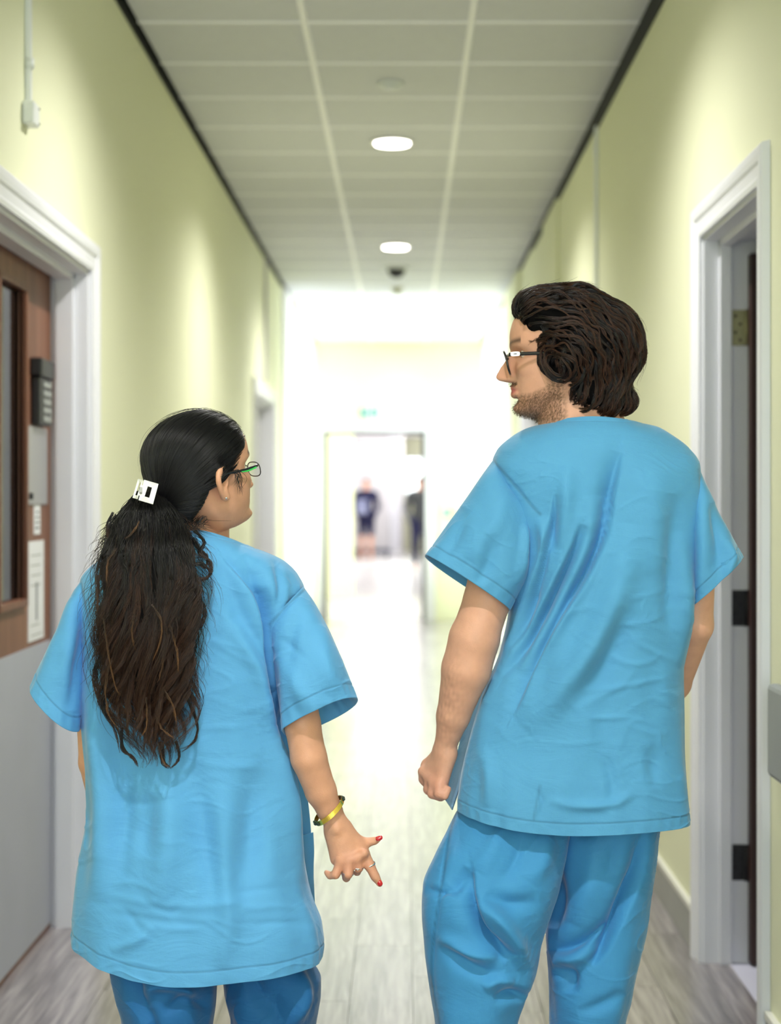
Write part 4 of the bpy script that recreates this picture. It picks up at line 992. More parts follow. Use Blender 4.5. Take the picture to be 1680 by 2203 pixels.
wl2 = apply_folds(wl2, [([(520, 2070), (550, 2130), (600, 2200)], 24, -12), ([(640, 2080), (650, 2150), (610, 2220)], 18, 12), ([(600, 2090), (600, 2170), (620, 2240)], 20, -8), ([(490, 2080), (510, 2150)], 16, -6)], seed=33, base_noise=.003, gain=1.7)
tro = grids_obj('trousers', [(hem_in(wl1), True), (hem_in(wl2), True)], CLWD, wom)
def shoe(parent, ankle, toe, m):
    a = np.array(ankle); b = np.array(toe); d = b-a; d[2] = 0; L_ = np.linalg.norm(d)+.10; d /= np.linalg.norm(d); r = np.array((d[1], -d[0], 0)); st = a-d*.055
    NL, NA = 40, 24; G_ = np.zeros((NL, NA, 3))
    for i, t in enumerate(np.linspace(0, 1, NL)):
        w_ = .046*float(pchip([0, .12, .35, .7, .92, 1], [.3, .75, .78, 1, .7, .05], t)); h = float(pchip([0, .1, .28, .45, .7, .93, 1], [.06, .085, .088, .07, .05, .038, .012], t))
        for j in range(NA):
            th = 2*math.pi*j/NA; G_[i, j] = st+d*L_*t+r*w_*math.cos(th)+np.array((0, 0, max(0, h/2+h/2*math.sin(th)*1.02)))
    u = grids_obj('shoe', [(G_, True)], m, parent)
    G2_ = G_.copy(); c_ = G2_.mean(1, keepdims=True); G2_ = c_+(G2_-c_)*np.array((1.08, 1.08, 1)); G2_[..., 2] = np.minimum(G2_[..., 2], .022)
    grids_obj('sole', [(G2_, True)], M['rubber'], u)
shoe(wom, (P(355, 2000, YW)[0], YW-.04, 0), (P(350, 2000, YW)[0]-.01, YW+.13, 0), M['shoe'])
shoe(wom, (P(590, 2000, YW)[0], YW+.09, 0), (P(592, 2000, YW)[0], YW+.26, 0), M['shoe'])

# hair: a smooth cap drawn back to the clip, then the long ponytail
HB = hair_mat('black_hair', (10, 10, 14), (16, 15, 19), .32); HT = hair_mat('brown_ended_hair', (12, 11, 12), (60, 38, 26), .34)
M['hairbase'] = mat('hair_base', (8, 7, 7), .8, .1)
CE = np.array((-.015, 0, .52)); RE = np.array((.472, .355, .502))
hl = [(.37, 0, .86), (.35, .15, .84), (.29, .25, .72), (.22, .305, .62), (.13, .34, .53), (.03, .36, .50), (-.085, .37, .50), (-.16, .35, .40), (-.19, .32, .33), (-.22, .26, .25), (-.25, .14, .18), (-.26, 0, .16)]
hl = catmull(hl, 60); hl = np.vstack([hl, (hl*[1, -1, 1])[::-1]])
TD = np.array((-.50, .06, .30)); td = (TD-CE)/RE; td /= np.linalg.norm(td)
hdv = (hl-CE)/RE; hdv /= np.linalg.norm(hdv, axis=1)[:, None]
e1 = np.cross(td, (0, 1, 0)); e1 /= np.linalg.norm(e1); e2 = np.cross(td, e1)
al = np.arccos(np.clip(hdv@td, -1, 1)); ph = np.arctan2(hdv@e2, hdv@e1)
o_ = np.argsort(ph); phs, als = ph[o_], al[o_]
amax = lambda q: np.interp((q+math.pi) % (2*math.pi)-math.pi, phs, als, period=2*math.pi)
def cdir(phi, a): return np.cos(a)[..., None]*td+np.sin(a)[..., None]*(np.cos(phi)[..., None]*e1+np.sin(phi)[..., None]*e2)
# how far the skull reaches along each direction, relative to the ellipsoid
_ph = np.linspace(-math.pi, math.pi, 91); _al = np.linspace(0, math.pi, 61); _g = cdir(_ph[:, None]+0*_al, _al[None, :]+0*_ph[:, None])
_rad = np.full(_g.shape[:2], .94)
for rr_ in np.linspace(.94, 1.10, 17):
    q_ = WH.w(CE+_g*RE*rr_).reshape(-1, 3); _rad = np.where(fw.sample(q_).reshape(_rad.shape) < 0, rr_, _rad)
for _ in range(6): _rad[1:-1, 1:-1] = np.maximum(_rad[1:-1, 1:-1]*.5+.125*(_rad[2:, 1:-1]+_rad[:-2, 1:-1]+_rad[1:-1, 2:]+_rad[1:-1, :-2]), _rad[1:-1, 1:-1]-.004)
_rad = np.minimum(_rad, 1.085)
def cap_pt(phi, a, lift):
    d = cdir(phi, a); u_ = ((phi+math.pi) % (2*math.pi))/(2*math.pi)*90; v_ = np.clip(a/math.pi*60, 0, 59.99); i = np.clip(u_.astype(int), 0, 89); j = v_.astype(int); fu, fv = u_-i, v_-j
    r = _rad[i, j]*(1-fu)*(1-fv)+_rad[i+1, j]*fu*(1-fv)+_rad[i, j+1]*(1-fu)*fv+_rad[i+1, j+1]*fu*fv
    return WH.w(CE+d*RE*(r+lift)[..., None])
NP_, NA_ = 120, 60
phi = np.linspace(-math.pi, math.pi, NP_, endpoint=False)[None, :]+np.zeros((NA_, 1)); tt = np.linspace(0.0, 1, NA_)[:, None]+0*phi
GH = cap_pt(phi, tt*amax(phi), .030*np.minimum(1, (1-tt)*6)+.012*np.exp(-(tt/.25)**2)+.004*np.sin(phi*23+tt*2)*np.minimum(1, (1-tt)*5)-.012*(tt > .98))
hair = grids_obj('hair', [(GH, True)], M['hairbase'], wom)
rs = np.random.RandomState(5); st = []
for _ in range(5200):
    p0 = rs.rand()*6.283-math.pi; t = np.linspace(1.0 if rs.rand() < .5 else .35+.65*rs.rand(), .05, 22)
    sw = rs.normal()*.03; lift = .034*np.minimum(1, (1-t)*6+.1)+.010*np.exp(-(t/.25)**2)+rs.rand()*.014+.006*np.sin(p0*23+t*2)
    pp = p0+sw*np.sin(t*3.1)+0*t; st.append(cap_pt(pp, t*amax(pp), lift))
for _ in range(160):   # strays
    p0 = rs.rand()*6.283-math.pi; t = np.linspace(1.0, .3+.4*rs.rand(), 14); s_ = rs.rand()*.07
    pp = p0+.15*rs.normal()*np.sin(t*4); st.append(cap_pt(pp, t*amax(pp), .04+s_*np.sin((1-t)*3)))
for _ in range(26):    # wisp in front of the ear and at the nape
    a0 = np.array((.06+.05*rs.rand(), .345, .50)); a1 = a0+np.array((.02*rs.normal()+.01, .008, -.08-.14*rs.rand())); c = catmull([WH.w(a0), WH.w((a0+a1)/2+np.array((.02*rs.normal(), .02, 0))), WH.w(a1+np.array((.015*rs.normal(), 0, 0)))], 12); st.append(c)
for _ in range(70):
    a0 = np.array((-.20, .26*rs.rand()+.02, .14+.05*rs.rand())); a1 = a0+np.array((.05*rs.normal()-.0, .05*rs.normal(), -.16*rs.rand()-.03)); st.append(catmull([WH.w(a0), WH.w((a0+a1)/2+np.array((-.06, .03*rs.normal(), 0))), WH.w(a1+np.array((.0, .03, 0)))], 12))
hair_curves('hair_strands', st, .00035, HB, hair)
# ponytail volume and locks
Yp = [YW-.075, YW-.10, YW-.125, YW-.155, YW-.17, YW-.175, YW-.17, YW-.16, YW-.155, YW-.15]
prow = [(300, 345, 1062), (268, 372, 1095), (240, 400, 1140), (226, 420, 1190), (219, 428, 1260), (214, 422, 1340), (214, 412, 1420), (224, 405, 1500), (255, 392, 1570), (300, 372, 1632)]
def tail_xyz(s, u):   # s 0..1 down, u -1..1 across
    k = np.arange(len(prow)); q = s*(len(prow)-1); A = np.array(prow, float)
    xl, xr, y = pchip(k, A[:, 0], q), pchip(k, A[:, 1], q), pchip(k, A[:, 2], q); Y = pchip(k, Yp, q)
    return (xl+xr)/2+(xr-xl)/2*u, y, Y
NS, NC = 90, 64; s_ = np.linspace(0, .80, NS)[:, None]; th = np.linspace(0, 2*math.pi, NC, endpoint=False)[None, :]
cx, cy, cY = tail_xyz(s_+0*th, np.cos(th)*.80*(1-.8*np.clip(s_-.5, 0, 1)/.3)+.05*np.sin(th*5+s_*7))
dY = .034*np.sin(th)*(1-.65*s_)*np.minimum(1, s_*4+.5)
Yv = cY+dY; GT = np.stack([(cx-CX)/F*Yv, Yv, CH-(cy-CY)/F*Yv], -1)
tail = grids_obj('ponytail', [(GT, True)], M['hairbase'], wom)
st = []; hls = []
for g in range(330):
    u0 = rs.uniform(-1, 1); d0 = rs.uniform(-1, 1)*math.sqrt(max(0, 1-u0*u0)); n = 54; s = np.linspace(0, rs.uniform(.55, 1.06), n)
    if rs.rand() < .35: d0 = -abs(d0)-.1
    wv = rs.uniform(.03, .085)*(.2+1.9*s**1.5); fr = 3.2+1.2*math.sin(u0*4+d0*2)+.2*rs.normal(); p_ = 2.5*math.sin(u0*5+1)+2*d0+.5*rs.normal(); dr = rs.normal()*.12*s**2
    u = u0*(.94-.12*np.clip(s-.8, 0, 1)*3)+wv*2.4*np.sin(fr*6.28*s+p_)*(.3+s)+dr
    x, y, Y = tail_xyz(np.clip(s, 0, 1), u); y = y+np.maximum(0, s-1)*500
    Yv = Y+.036*d0*(1-.5*s)*np.minimum(1, s*4+.5)+.010*wv/.05*np.sin(fr*6.28*s+p_+1.6)*s
    gd = np.stack([(x-CX)/F*Yv, Yv, CH-(y-CY)/F*Yv], 1)
    st += clump(gd, 34, rs.uniform(.0026, .007), rs, .12, .002, .25)
for lk in [[(418, 1140), (436, 1168), (432, 1190), (452, 1210), (456, 1232), (440, 1248), (420, 1246)], [(415, 1160), (430, 1185), (448, 1200), (440, 1222), (425, 1210)], [(412, 1215), (436, 1212), (450, 1228), (444, 1246), (416, 1242)],
           [(408, 1300), (420, 1292), (438, 1300), (440, 1330), (424, 1358), (402, 1372)], [(398, 1340), (415, 1380), (410, 1440), (420, 1480), (434, 1510)], [(392, 1480), (418, 1530), (424, 1570), (412, 1600), (384, 1618)],
           [(404, 1400), (412, 1430), (400, 1470), (412, 1500), (430, 1530)], [(222, 1400), (206, 1440), (204, 1480), (212, 1510)], [(230, 1160), (212, 1230), (208, 1300), (216, 1340)], [(236, 1130), (240, 1145), (238, 1165)],
           [(246, 1105), (232, 1130), (236, 1158), (245, 1160)], [(228, 1490), (226, 1530), (250, 1570), (262, 1622)], [(262, 1570), (262, 1610), (290, 1632), (300, 1648)], [(345, 1600), (350, 1640), (366, 1656)], [(380, 1590), (385, 1630), (368, 1652)]]:
    for rep in range(2):
        p2 = np.array(lk, float)+rs.normal(size=(len(lk), 2))*2.5; c = catmull(p2, 34); Yv = np.interp(c[:, 1], [r_[2] for r_ in prow], Yp)+.004-.012*rs.rand()
        gd = np.stack([(c[:, 0]-CX)/F*Yv, Yv, CH-(c[:, 1]-CY)/F*Yv], 1); st += clump(gd, 16, .0022, rs, .2, .0008, .2)
for _ in range(240):    # fly-aways
    s = np.linspace(rs.uniform(.05, .7), 1, 16)*1.0; L0 = rs.uniform(.1, .3); s = s[0]+(s-s[0])*L0/(1-s[0]+1e-6); sg = rs.choice([-1, 1]); u = sg*(.95+rs.uniform(.1, .5)*np.linspace(0, 1, 16)+.1*np.sin(np.linspace(0, 7, 16)+rs.rand()*6))
    x, y, Y = tail_xyz(np.clip(s, 0, 1), u); Yv = Y+.01; st.append(np.stack([(x-CX)/F*Yv, Yv, CH-(y-CY)/F*Yv], 1))
HT.node_tree.nodes['Color Ramp'].color_ramp.elements[0].position = .35; HT.node_tree.nodes['Color Ramp'].color_ramp.elements[1].position = .95
hair_curves('ponytail_strands', st, .00042, HT, tail)
st = []
for lk in [[(326, 1300), (345, 1330), (347, 1370), (326, 1430)], [(365, 1345), (380, 1400), (384, 1450)], [(222, 1330), (232, 1400), (246, 1470), (262, 1500)], [(240, 1420), (228, 1470), (232, 1530), (262, 1580)], [(352, 1400), (348, 1440), (338, 1470)],
           [(334, 1540), (350, 1570), (380, 1592)], [(315, 1500), (316, 1560), (300, 1590)], [(250, 1180), (232, 1210), (230, 1260)], [(270, 1160), (290, 1140), (300, 1120)], [(350, 1480), (372, 1520), (380, 1560)], [(290, 1320), (284, 1360), (292, 1400)], [(340, 1600), (352, 1640), (364, 1650)]]:
    c = catmull(lk, 30); Yv = np.interp(c[:, 1], [r_[2] for r_ in prow], Yp)-.042+.012*np.clip((c[:, 1]-1300)/300, 0, 1)
    st += clump(np.stack([(c[:, 0]-CX)/F*Yv, Yv, CH-(c[:, 1]-CY)/F*Yv], 1), 7, .0016, rs, .3, .0008, .2)
hg = hair_curves('highlight_strands', st, .0004, hair_mat('golden_hair', (46, 31, 21), (104, 72, 44), .3), tail); hg['label'] = 'golden brown highlighted strands'
# claw clip
M['clip'] = mat('white_clip', (240, 240, 240), .22, .5, coat=.3)
hc_ = empty('hair_clip', tuple(P(316, 1058, YW-.125)), wom); hc_.location = Vector(P(316, 1058, YW-.125))-Vector(wom.location); hc_['label'] = 'white square claw clip'
def plate(name, quad, hole, Y, dY, th, m, parent):
    """flat frame with a rectangular hole; quads in frame px, thickness towards +Y"""
    V = []; Fc = []
    for k, yy in enumerate((0, th)):
        for q in (quad, hole):
            for i, (x, y) in enumerate(q): V.append(P(x, y, Y+dY[i]+yy))
    f = lambda k, h, i: k*8+h*4+i % 4
    for i in range(4):
        Fc += [(f(0, 0, i), f(0, 0, i+1), f(0, 1, i+1), f(0, 1, i)), (f(1, 0, i), f(1, 1, i), f(1, 1, i+1), f(1, 0, i+1)), (f(0, 0, i), f(1, 0, i), f(1, 0, i+1), f(0, 0, i+1)), (f(0, 1, i), f(0, 1, i+1), f(1, 1, i+1), f(1, 1, i))]
    return mesh_obj(name, V, Fc, m, parent)
plate('jaw', [(310, 1032), (341, 1041), (329, 1085), (298, 1076)], [(318, 1046), (327, 1049), (321, 1071), (311, 1068)], YW-.150, (0, .006, .006, 0), .006, M['clip'], hc_)
plate('jaw', [(297, 1030), (308, 1033), (296, 1074), (285, 1071)], [(300, 1038), (304, 1039), (295, 1066), (291, 1065)], YW-.146, (.03, 0, 0, .03), .005, M['clip'], hc_)
plate('hinge_bar', [(302, 1043), (312, 1046), (306, 1068), (296, 1065)], [(305, 1050), (308, 1051), (304, 1061), (301, 1060)], YW-.149, (0, 0, 0, 0), .012, M['clip'], hc_)
lathe('spring', P(303, 1055, YW-.15), [(.0022, -.006), (.0026, -.002), (.0022, 0), (.0026, .003), (.0022, .006)], M['steel'], hc_, 12)
# glasses
def lens_mat(name, tint, refl=.06):
    m = bpy.data.materials.new(name); m.use_nodes = True; nt = m.node_tree; N = nt.nodes; N.remove(N['Principled BSDF'])
    t = N.new('ShaderNodeBsdfTransparent'); t.inputs[0].default_value = tint; g = N.new('ShaderNodeBsdfGlossy'); g.inputs['Roughness'].default_value = .03
    x = N.new('ShaderNodeMixShader'); x.inputs[0].default_value = refl
    nt.links.new(t.outputs[0], x.inputs[1]); nt.links.new(g.outputs[0], x.inputs[2]); nt.links.new(x.outputs[0], N['Material Output'].inputs[0]); return m
M['clear'] = lens_mat('clear_lens', (.98, .99, .99, 1)); M['amber'] = lens_mat('amber_lens', (.93, .82, .66, 1))
def tube(name, pts, r, m, parent, seg=8, flat=1.0):
    p = np.asarray(pts, float); n = len(p); t = np.gradient(p, axis=0); t /= np.linalg.norm(t, axis=1)[:, None]+1e-9
    up = np.array((0, 0, 1.)); a = np.cross(t, up); bad = np.linalg.norm(a, axis=1) < .05; a[bad] = (1, 0, 0); a /= np.linalg.norm(a, axis=1)[:, None]; b = np.cross(a, t)
    th = np.linspace(0, 2*math.pi, seg, endpoint=False); r = np.broadcast_to(r, (n,))
    V = p[:, None]+(a[:, None]*np.cos(th)[None, :, None]+b[:, None]*np.sin(th)[None, :, None]*flat)*np.asarray(r)[:, None, None]
    o = V.reshape(-1, 3); Q = grid_faces(n, seg, True); Fc = [tuple(int(x) for x in q) for q in Q]+[tuple(range(seg))[::-1], tuple((n-1)*seg+i for i in range(seg))]
    return mesh_obj(name, o, Fc, m, parent, smooth=True)
def glasses(Hd, parent, label, w_, h_, z, fwd, m_frame, rim_r, templ_h, tint=None, templ_end=-.10, temple_mat=None, tl=0.0):
    g = empty('glasses', tuple(Hd.w((fwd, 0, z))), parent); g.location = Vector(Hd.w((fwd, 0, z)))-Vector(parent.location); g['label'] = label
    lm = M['clear'] if tint is None else tint
    for sg in (1, -1):
        cc = np.array((fwd, sg*.165, z-.005)); A = np.linspace(0, 2*math.pi, 41)
        e = np.stack([-.10*(np.abs(sg*.165+w_*np.cos(A)))**1.5+0*A+.02-np.sin(A)*tl, sg*.165-cc[1]+w_*np.sign(np.cos(A))*np.abs(np.cos(A))**.75, h_*np.sign(np.sin(A))*np.abs(np.sin(A))**.75], 1)+cc
        tube('rim', Hd.w(e), rim_r, m_frame, g)
        V = Hd.w(e[:-1]); c0 = V.mean(0); V = np.vstack([V, c0+Hd.f*.001]); V2 = V-Hd.f*.0014; n = 40
        Fc = [(i, (i+1) % n, n) for i in range(n)]+[(n+1+(i+1) % n, n+1+i, 2*n+1) for i in range(n)]
        mesh_obj('lens', np.vstack([V, V2]), Fc, lm, g, smooth=True)
        hx = sg*(.165+w_+.01)
        tp = catmull([(fwd-.02, hx*.97, z+h_*.55), (fwd-.05, hx*1.08, z+h_*.55), (.1, sg*.345, z+h_*.5), (-.02, sg*.375, z+.04), (templ_end, sg*.385, z+.01)], 24)
        t_ = tube('temple', Hd.w(tp), np.interp(np.linspace(0, 1, 24), [0, .25, 1], [1.2, 1, .9])*templ_h*.55, temple_mat or m_frame, g, 8, 1.5)
        tube('nose_pad', Hd.w([(fwd-.02, sg*.05, z-.03), (fwd-.03, sg*.055, z-.06)]), .0016, m_frame, g)
    tube('bridge', Hd.w(catmull([(fwd+.015, -.065, z+h_*.4), (fwd+.025, 0, z+h_*.5), (fwd+.015, .065, z+h_*.4)], 12)), rim_r*1.2, m_frame, g)
    return g
M['frame'] = mat('glasses_frame', (16, 16, 18), .25, .5, coat=.3); M['frame_green'] = mat('green_inlay', (60, 214, 96), .35, .5)
gw = glasses(WH, wom, 'thin black glasses with green inner temples', .092, .060, .452, .368, M['frame'], .0010, .0030)
tube('green_inlay', WH.w(catmull([(.31, .300, .475), (.22, .315, .465), (.14, .335, .475)], 10)), .0015, M['frame_green'], gw)

# ============================================================ the man
YM = 3.27
man = empty('person', (P(1270, 1300, YM)[0], YM, 0))
tag(man, 'man in blue scrubs seen from behind, wavy dark hair, bearded face turned left', 'person', kind='thing')
MH = Head(P(1212, 896, YM-.005), .236, 1.02, -82, pitch=-2, roll=0, nose=.155, man=True)
fm = Field((.0, YM-.26, -.01), (.66, YM+.36, 1.80), .0028)
m_ = lambda x, y, d=0: P(x, y, YM+d)
fm.cone(m_(1170, 1045, .015), m_(1390, 1045, .015), .068, .068, .03); fm.cone(m_(1190, 1140, .02), m_(1380, 1140, .02), .072, .072, .03)
fm.cone(m_(1220, 1300, .02), m_(1360, 1300, .02), .07, .07, .03); fm.cone(m_(1215, 1500, .0), m_(1360, 1500, .0), .085, .085, .03)
fm.cone(m_(1185, 1620, .01), m_(1350, 1620, .01), .085, .085, .03); fm.cone(m_(1285, 1100, .02), m_(1285, 1600, .02), .075, .08, .03)
fm.cone(m_(1180, 1020), m_(1105, 1060), .05, .048, .03); fm.cone(m_(1380, 1020), m_(1460, 1060), .05, .048, .03)
fm.cone(m_(1278, 1000, .02), m_(1262, 860, .0), .068, .058, .03); fm.cone(m_(1275, 940, .035), m_(1232, 850, .01), .058, .055, .03)
fm.cone(m_(1232, 965, 0), MH.w((.02, 0, .14)), .052, .05, .03)
fm.cone(m_(1276, 960, .0), m_(1180, 1000, .01), .045, .04, .04); fm.cone(m_(1276, 960, .0), m_(1370, 1000, .01), .045, .04, .04)
leg_body(fm, m_(1135, 1740), m_(1040, 2170, -.04), np.array((P(1035, 2000, YM)[0], YM-.06, .09)), np.array((P(1025, 2000, YM)[0], YM+.13, .02)), .9)
leg_body(fm, m_(1315, 1740, .02), m_(1268, 2170, .05), np.array((P(1265, 2000, YM)[0], YM+.10, .09)), np.array((P(1268, 2000, YM)[0], YM+.29, .02)), .82)
# left arm hanging, forearm and half-closed hand in view
YL = YM-.045
capsules(fm, YL, [(1100, 1060, .04, 58, 1048, 1290, .0, 50), (1048, 1290, 0, 50, 1020, 1375, -.004, 52), (1020, 1375, 0, 55, 1003, 1440, .004, 53), (1003, 1440, .004, 53, 975, 1540, .02, 36), (975, 1540, .02, 36, 958, 1608, .035, 23),
    (1015, 1352, -.022, 24, 1022, 1385, -.022, 22)], .007)
capsules(fm, YL, [(957, 1605, .036, 21, 955, 1625, .038, 22), (950, 1618, .045, 20, 925, 1662, .058, 17), (957, 1622, .038, 20, 938, 1668, .048, 17), (962, 1622, .032, 19, 944, 1678, .036, 16), (963, 1625, .028, 17, 951, 1686, .026, 14)], .010)
# fingers roll in under the palm, little finger nearest
capsules(fm, YL, [(922, 1662, .062, 14.5, 912, 1676, .066, 12), (912, 1676, .066, 12, 930, 1700, .066, 10.5), (930, 1700, .066, 10, 952, 1690, .064, 9)], .003)
capsules(fm, YL, [(930, 1672, .048, 14.5, 922, 1698, .046, 12), (922, 1698, .046, 12, 940, 1711, .044, 10.5), (940, 1711, .044, 10, 958, 1698, .044, 9)], .003)
capsules(fm, YL, [(938, 1682, .032, 14, 930, 1707, .026, 11.5), (930, 1707, .026, 11.5, 948, 1714, .022, 10.5), (948, 1714, .022, 10, 962, 1700, .024, 8.5)], .003)
capsules(fm, YL, [(948, 1688, .018, 12.5, 944, 1708, .010, 10.5), (944, 1708, .010, 10.5, 956, 1712, .006, 9.5), (956, 1712, .006, 9, 964, 1698, .010, 7.8)], .003)
capsules(fm, YL, [(940, 1625, .058, 14, 918, 1645, .075, 12), (918, 1645, .075, 11.5, 910, 1662, .088, 10.5), (910, 1662, .088, 10, 912, 1684, .092, 8)], .006)   # thumb on the far side
for (x, y, d) in ((910, 1660, .060), (921, 1670, .048), (932, 1682, .034), (943, 1690, .02)): fm.ell(P(x, y, YL+d), (.0105, .010, .0105), k=.008)
# right arm, elbow showing, hand reaching forward
capsules(fm, YM-.03, [(1455, 1070, .04, 46, 1500, 1240, .03, 36), (1500, 1240, .03, 38, 1494, 1345, .03, 40), (1494, 1345, .03, 40, 1452, 1470, .12, 35), (1452, 1470, .12, 35, 1395, 1560, .20, 25), (1395, 1560, .20, 24, 1360, 1600, .24, 24)], .008)
MA = P(1360, 1600, YM+.21)
for i in range(4):
    b_ = MA+np.array((-.03, .01, -.02*(i-1.2))); fm.cone(b_, b_+np.array((-.045, .012, -.01)), .010, .009, .003); fm.cone(b_+np.array((-.045, .012, -.01)), b_+np.array((-.05, -.018, -.015)), .009, .0075, .003)
fm.cone(MA+np.array((-.01, .02, .02)), MA+np.array((-.04, .03, .04)), .012, .009, .006)
fm.blur(1)
MH.build(fm)
# parted lips
fm.cone(MH.w((.40, -.09, .222)), MH.w((.40, .09, .222)), .0022, .0022, .002, sub=True)
fm.cone(MH.w((.345, -.075, .247)), MH.w((.378, 0, .247)), .005, .0062, .004); fm.cone(MH.w((.345, .075, .247)), MH.w((.378, 0, .247)), .005, .0062, .004)
fm.cone(MH.w((.345, -.065, .193)), MH.w((.374, 0, .193)), .006, .0072, .004); fm.cone(MH.w((.345, .065, .193)), MH.w((.374, 0, .193)), .006, .0072, .004)
pts, tri, quad = fm.poly(.0)
mb_ = poly_obj('body', pts, tri, quad, skin_mat('skin_fair', SK_M), man)
tm = face_tint(pts, MH, SK_M, lin(196, 108, 104)[:3], lin(52, 34, 26)[:3], lin(104, 74, 48)[:3])
hx, hy = proj(pts)
# fine brown arm hair on the outside of the forearm, redder knuckles
ah = np.exp(-(((hx-(962-.09*(hy-1500)))/30)**2))*np.clip(1-np.abs(hy-1520)/150, 0, 1)*(.5+.5*smooth_noise(pts*np.array((2, 2, 1)), 60, 8)); tm = tm*(1-.32*np.clip(ah, 0, 1)[:, None])
kn = np.exp(-(((hx-935)/40)**2+((hy-1695)/34)**2))*(hx < 1000); tm = tm*(1-kn[:, None]*.35)+np.array(lin(198, 128, 112)[:3])*kn[:, None]*.35
vcol(mb_, 'tint', tm)
eyes(MH, man)
# stubble standing off the jaw
rs = np.random.RandomState(9)
q_ = MH.loc(pts); f, l, u = q_.T
ok = (u > -.03) & (u < np.clip(.15+.38*np.clip(.24-f, 0, .36), 0, .30)) & (f > .0) | ((np.abs(u-.27) < .018) & (np.abs(l) < .11) & (f > .3))
idx = np.where(ok)[0]; idx = rs.choice(idx, min(2600, len(idx)), replace=False); gn = fm.grad(pts[idx]); st = []
for i, k in enumerate(idx):
    d = gn[i]*.6+np.array((0, 0, -.8))+rs.normal(size=3)*.35; d /= np.linalg.norm(d); L0 = rs.uniform(.003, .0065); st.append(np.stack([pts[k]-gn[i]*.0005, pts[k]+gn[i]*.0008+d*L0*.4, pts[k]+gn[i]*.0012+d*L0*.95]))
bd_ = hair_curves('beard', st, .00016, hair_mat('beard_hair', (70, 48, 32), (104, 74, 46), .4), man, .5); bd_['label'] = 'short light brown beard'

# tunic
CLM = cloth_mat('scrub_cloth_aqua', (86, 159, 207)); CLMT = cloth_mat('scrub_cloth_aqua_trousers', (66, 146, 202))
MROWS = [(1180, 906, 1370, 908, 899, 985, YM, .072, .085, 2.1), (1168, 911, 1382, 911, 909, 996, YM, .078, .09, 2.1), (1135, 921, 1410, 918, 928, 1008, YM, .092, .10, 2.1), (1098, 941, 1445, 938, 960, 1020, YM, .108, .115, 2.2), (1068, 970, 1478, 964, 1005, 1040, YM, .12, .125, 2.3),
    (1059, 998, 1502, 1000, 1052, 1070, YM, .128, .13, 2.5), (1072, 1070, 1508, 1075, 1105, 1120, YM, .13, .13, 2.6), (1090, 1170, 1502, 1180, 1175, 1190, YM, .13, .13, 2.6), (1096, 1290, 1484, 1300, 1295, 1300, YM, .126, .13, 2.6), (1078, 1395, 1469, 1400, 1398, 1400, YM, .122, .13, 2.5),
    (1038, 1495, 1470, 1500, 1498, 1500, YM, .122, .13, 2.5), (1010, 1590, 1473, 1600, 1595, 1600, YM, .126, .13, 2.5), (993, 1665, 1477, 1680, 1672, 1670, YM, .138, .13, 2.6), (986, 1715, 1480, 1735, 1742, 1715, YM, .146, .13, 2.6), (985, 1737, 1481, 1763, 1767, 1740, YM, .148, .13, 2.6)]
G = torso_grid(MROWS, 330, 420)
MF = [([(1196, 1060), (1188, 1130), (1165, 1220), (1130, 1310), (1095, 1400)], 15, -11, 1), ([(1252, 1125), (1235, 1180), (1190, 1270), (1130, 1370), (1080, 1460)], 17, -13, 1), ([(1335, 965), (1318, 1040), (1300, 1140), (1262, 1230), (1200, 1330), (1145, 1430), (1100, 1540)], 20, -17, -1),
      ([(1290, 1060), (1272, 1160), (1220, 1270), (1165, 1370), (1110, 1450)], 24, 10), ([(1355, 1120), (1330, 1260), (1280, 1380), (1210, 1480), (1120, 1570)], 34, 11), ([(1455, 1060), (1450, 1200), (1440, 1360)], 24, -5), ([(1465, 1140), (1470, 1300), (1462, 1440)], 18, 6),
      ([(1220, 1000), (1215, 1080), (1200, 1180)], 20, 5), ([(1160, 1110), (1175, 1190), (1140, 1290)], 14, 6), ([(1340, 1300), (1300, 1420), (1230, 1520)], 26, -5), ([(1400, 1000), (1395, 1120), (1400, 1240)], 32, 4),
      ([(1345, 1290), (1390, 1280), (1440, 1268)], 5, 2.0), ([(1320, 1345), (1380, 1340), (1440, 1318)], 5, 2.2), ([(1300, 1395), (1340, 1425), (1395, 1425), (1425, 1400)], 6, 2.4), ([(1360, 1375), (1400, 1400), (1460, 1425)], 6, 2.2), ([(1240, 1490), (1320, 1480), (1400, 1465), (1450, 1458)], 6, 2.4),
      ([(1230, 1530), (1290, 1500), (1340, 1470), (1370, 1430)], 7, 2.2), ([(1260, 1545), (1310, 1545), (1360, 1540)], 5, 3.0), ([(1200, 1330), (1250, 1310), (1290, 1305)], 5, 1.8), ([(1395, 1190), (1440, 1205), (1450, 1240)], 5, 1.8), ([(1340, 1555), (1390, 1575), (1440, 1580)], 6, 1.8),
      ([(1190, 1600), (1250, 1600), (1300, 1590)], 6, 1.6), ([(1410, 1490), (1440, 1490), (1465, 1500)], 5, 1.8), ([(1150, 1700), (1165, 1725), (1158, 1760)], 6, -3, 1), ([(1180, 1720), (1240, 1735), (1320, 1730), (1370, 1700)], 10, 3), ([(1300, 1620), (1320, 1690), (1310, 1750)], 14, -3), ([(1040, 1600), (1055, 1680), (1050, 1740)], 16, 4), ([(1400, 1600), (1410, 1700)], 18, -3)]
MF += [([(1062, 992), (1110, 1048), (1145, 1090), (1162, 1106)], 3, -1.6), ([(1505, 1010), (1512, 1080), (1508, 1120)], 3, -1.6)]
G = apply_folds(G, MF, seed=41); G, stt = hem_stitch(G, .022)
